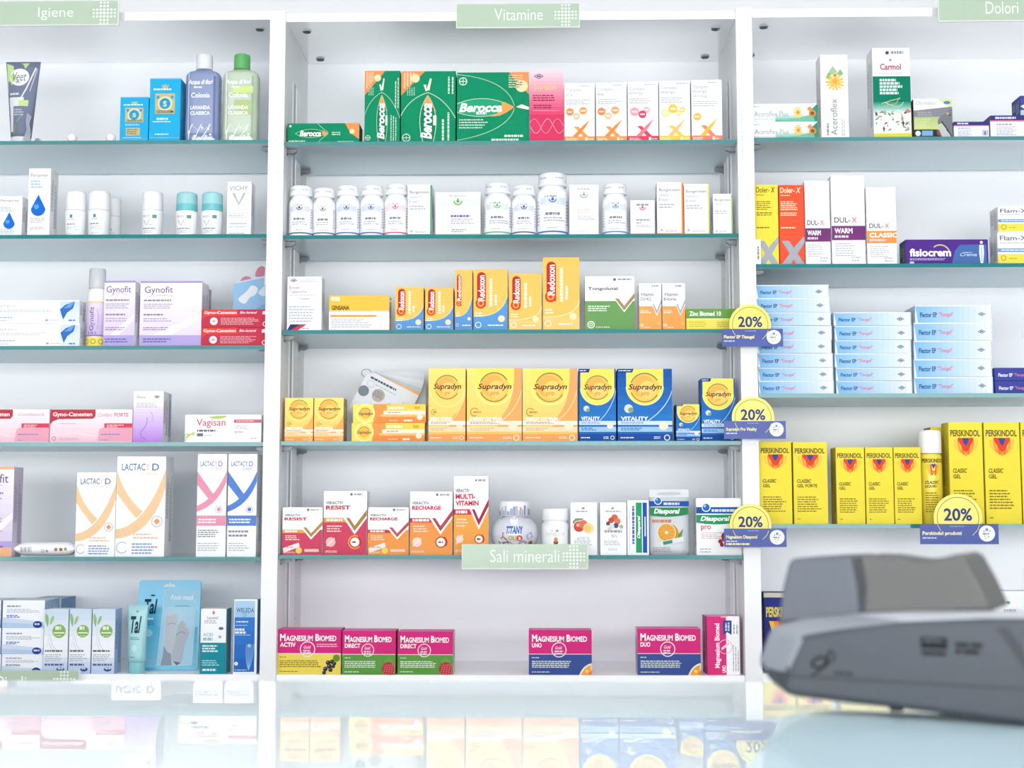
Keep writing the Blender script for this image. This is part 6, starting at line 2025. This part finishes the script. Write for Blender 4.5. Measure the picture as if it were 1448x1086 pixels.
# inset seam lines and lettering on the side
m = MB()
L0, L1 = sz(1109, 955, 0), sz(1500, 977, 0)
m.box(0, 1, 0, 0, 0, 0, tdark) if False else None
m.add([(L0[0], -.0004, L0[2]), (L1[0], -.0004, L1[2]), (L1[0], -.0004, L1[2] - .0012), (L0[0], -.0004, L0[2] - .0012)], [[3, 2, 1, 0]], tdark)
D0, D1 = sz(1408, 888, 0), sz(1452, 952, 0)
m.add([(D0[0], -.0004, D0[2]), (D0[0] + .006, -.0004, D0[2]), (D1[0] + .006, -.0004, D1[2]), (D1[0], -.0004, D1[2])], [[3, 2, 1, 0]], tdark)
m.build('seam', term)
m = MB()
q0, q1 = sz(1143, 920, 0), sz(1445, 962, 0)
aw, ah = q1[0] - q0[0], q0[2] - q1[2]
a = Art(m, lambda u, v, k: (q0[0] + u * aw, -.0005 - k * .00003, q0[2] - v * ah), aw, ah)
dk = mat('#1b1e23', .5)
u0 = lambda px: (sz(px, 930, 0)[0] - q0[0]) / aw
vv = lambda px, py: (q0[2] - sz(px, py, 0)[2]) / ah
cu, cv = u0(1160), vv(1160, 938)
ring_pts = [(cu + .038 * math.cos(t) + .012 * math.sin(t), cv - .3 * math.sin(t)) for t in (2 * math.pi * i / 24 for i in range(25))]
a.s(ring_pts, .011, dk)
a.s(curve((u0(1147), vv(1147, 957)), (u0(1166), vv(1166, 950)), (u0(1174), vv(1174, 921))), .008, dk)
a.s(curve((u0(1174), vv(1174, 921)), (u0(1186), vv(1186, 926)), (u0(1176), vv(1176, 938))), .006, dk)
a.t('one', u0(1179), vv(1179, 951), u0(1206) - u0(1179), .14, dk, b=1, i=1)
o = m.build('logo_print', term); o['label'] = 'dark looped logo on the grey side'
m = MB()
a = Art(m, lambda u, v, k: (q0[0] + u * aw, -.0005 - k * .00003, q0[2] - v * ah), aw, ah)
a.r(u0(1303), vv(1303, 902), u0(1340), vv(1303, 918), dk); a.r(u0(1304), vv(1304, 922), u0(1338), vv(1304, 927), dk)
a.l(u0(1307), vv(1303, 904), u0(1337) - u0(1307), .2, 2, '#6b727c', fill=.4)
a.l(u0(1352), vv(1352, 908), u0(1392) - u0(1352), vv(1352, 927) - vv(1352, 908), 2, dk, fill=.6, full=.9)
o = m.build('rating_print', term); o['label'] = 'dark printed plate and small lettering on the grey side'
# printer cover and screen hood on top
h0 = [(1099, 884), (1105, 835), (1114, 797), (1119, 791), (1160, 788.5), (1204, 787), (1212, 830), (1216, 873)]
k0 = [(1217, 873), (1221, 830), (1212, 787), (1245, 788), (1288, 794.5), (1320, 792.5), (1355, 784), (1366, 790), (1386, 826), (1404, 866)]
for poly, nm, cm in ((h0, 'printer_cover', thump), (k0, 'screen_hood', thump2)):
    A = [sz(x, y, .018) for x, y in poly]
    cxm = sum(p[0] for p in A) / len(A); czm = sum(p[2] for p in A) / len(A)
    A0 = [(cxm + (x - cxm) * .96, y, czm + (z - czm) * .95) for x, y, z in A]
    A1 = [(x, .021, z) for x, y, z in A]
    A2 = [(x, .072, z) for x, y, z in A]
    A3 = [(cxm + (x - cxm) * .95, .076, czm + (z - czm) * .93) for x, y, z in A]
    m = MB(); loft(m, [A0, A1, A2, A3], cm); soften(m.build(nm, term), .003)
m = MB()
g0, g1 = sz(1208, 788, .0195), sz(1217, 870, .0195)
m.add([(g0[0] - .002, .0195, g0[2] - .001), (g0[0] + .004, .0195, g0[2] - .001), (g1[0] + .004, .0195, g1[2]), (g1[0] - .002, .0195, g1[2])], [[3, 2, 1, 0]], tdark)
m.box(g0[0] - .001, g0[0] + .0035, .022, .07, g1[2], g0[2] - .002, tdark)
m.build('hinge_gap', term)
for (sx, sy) in ((-.07, .03), (-.07, .07), (.06, .02), (.06, .07)):
    # each foot reaches from the tray up to the sloping underside
    zu = .0012 + (max(p[2] for p in (r0[8], r0[9])) if sx < -.05 else .0)
    m = MB(); m.lathe([(.004, 0), (.004, zu)], mat('#3a3d42'), 16, sx, sy); m.build('rubber_foot', term)

# ------------------------------------------------------------------ light and camera
LA, LB, LW, WS, EXPO = 0.5, 110, 205, .14, -0.08
w = bpy.data.worlds.new('shop daylight')
scene.world = w
w.use_nodes = True
w.node_tree.nodes['Background'].inputs[0].default_value = (.95, .975, 1.0, 1)
w.node_tree.nodes['Background'].inputs[1].default_value = WS
for x, y, e in ((-1.6, -.95, LA), (0, -.95, LA), (1.6, -.95, LA), (-1.5, -3.9, LB), (1.5, -3.9, LB)):  # unseen overhead fills, added to brighten floor and counter, spread kept off the shelves
    ld = bpy.data.lights.new('overhead fill', 'AREA')
    ld.shape = 'RECTANGLE'; ld.size = 1.5; ld.size_y = .3; ld.energy = e; ld.color = (1, .99, .97)
    ld.spread = math.radians(30 if y > -2 else 70)
    lo = bpy.data.objects.new('overhead_fill_light', ld)
    lo.location = (x, y, 2.78)
    COL.objects.link(lo)
ld = bpy.data.lights.new('frontal fill', 'AREA')  # added frontal fill behind the camera to lift the shelf backs, no window built
ld.shape = 'RECTANGLE'; ld.size = 6.0; ld.size_y = 1.2; ld.energy = LW; ld.color = (.97, .985, 1.0)
lo = bpy.data.objects.new('frontal_fill_light', ld)
lo.location = (0, -4.55, 1.32)
lo.rotation_euler = (math.radians(90), 0, 0)
COL.objects.link(lo)

cy = scene.cycles
cy.max_bounces = 24
cy.diffuse_bounces = 14
cy.glossy_bounces = 6
cy.transmission_bounces = 8
cy.transparent_max_bounces = 32
cy.sample_clamp_indirect = 6.0
cd = bpy.data.cameras.new('camera')
cd.sensor_width = 36.0
cd.sensor_fit = 'HORIZONTAL'
cd.lens = FPX / 1448.0 * 36.0
cd.clip_start = .02
cd.dof.use_dof = True
cd.dof.focus_distance = DIST + .01
cd.dof.aperture_fstop = 10.0
cam = bpy.data.objects.new('camera', cd)
mw = Matrix((RGT, UPV, -FWD)).transposed().to_4x4()
mw.translation = CAM
cam.matrix_world = mw
COL.objects.link(cam)
scene.camera = cam
vs_ = scene.view_settings
vs_.view_transform = 'Standard'
vs_.look = 'None'
vs_.gamma = 1.0
vs_.use_curve_mapping = False
vs_.exposure = EXPO
scene.render.film_transparent = False
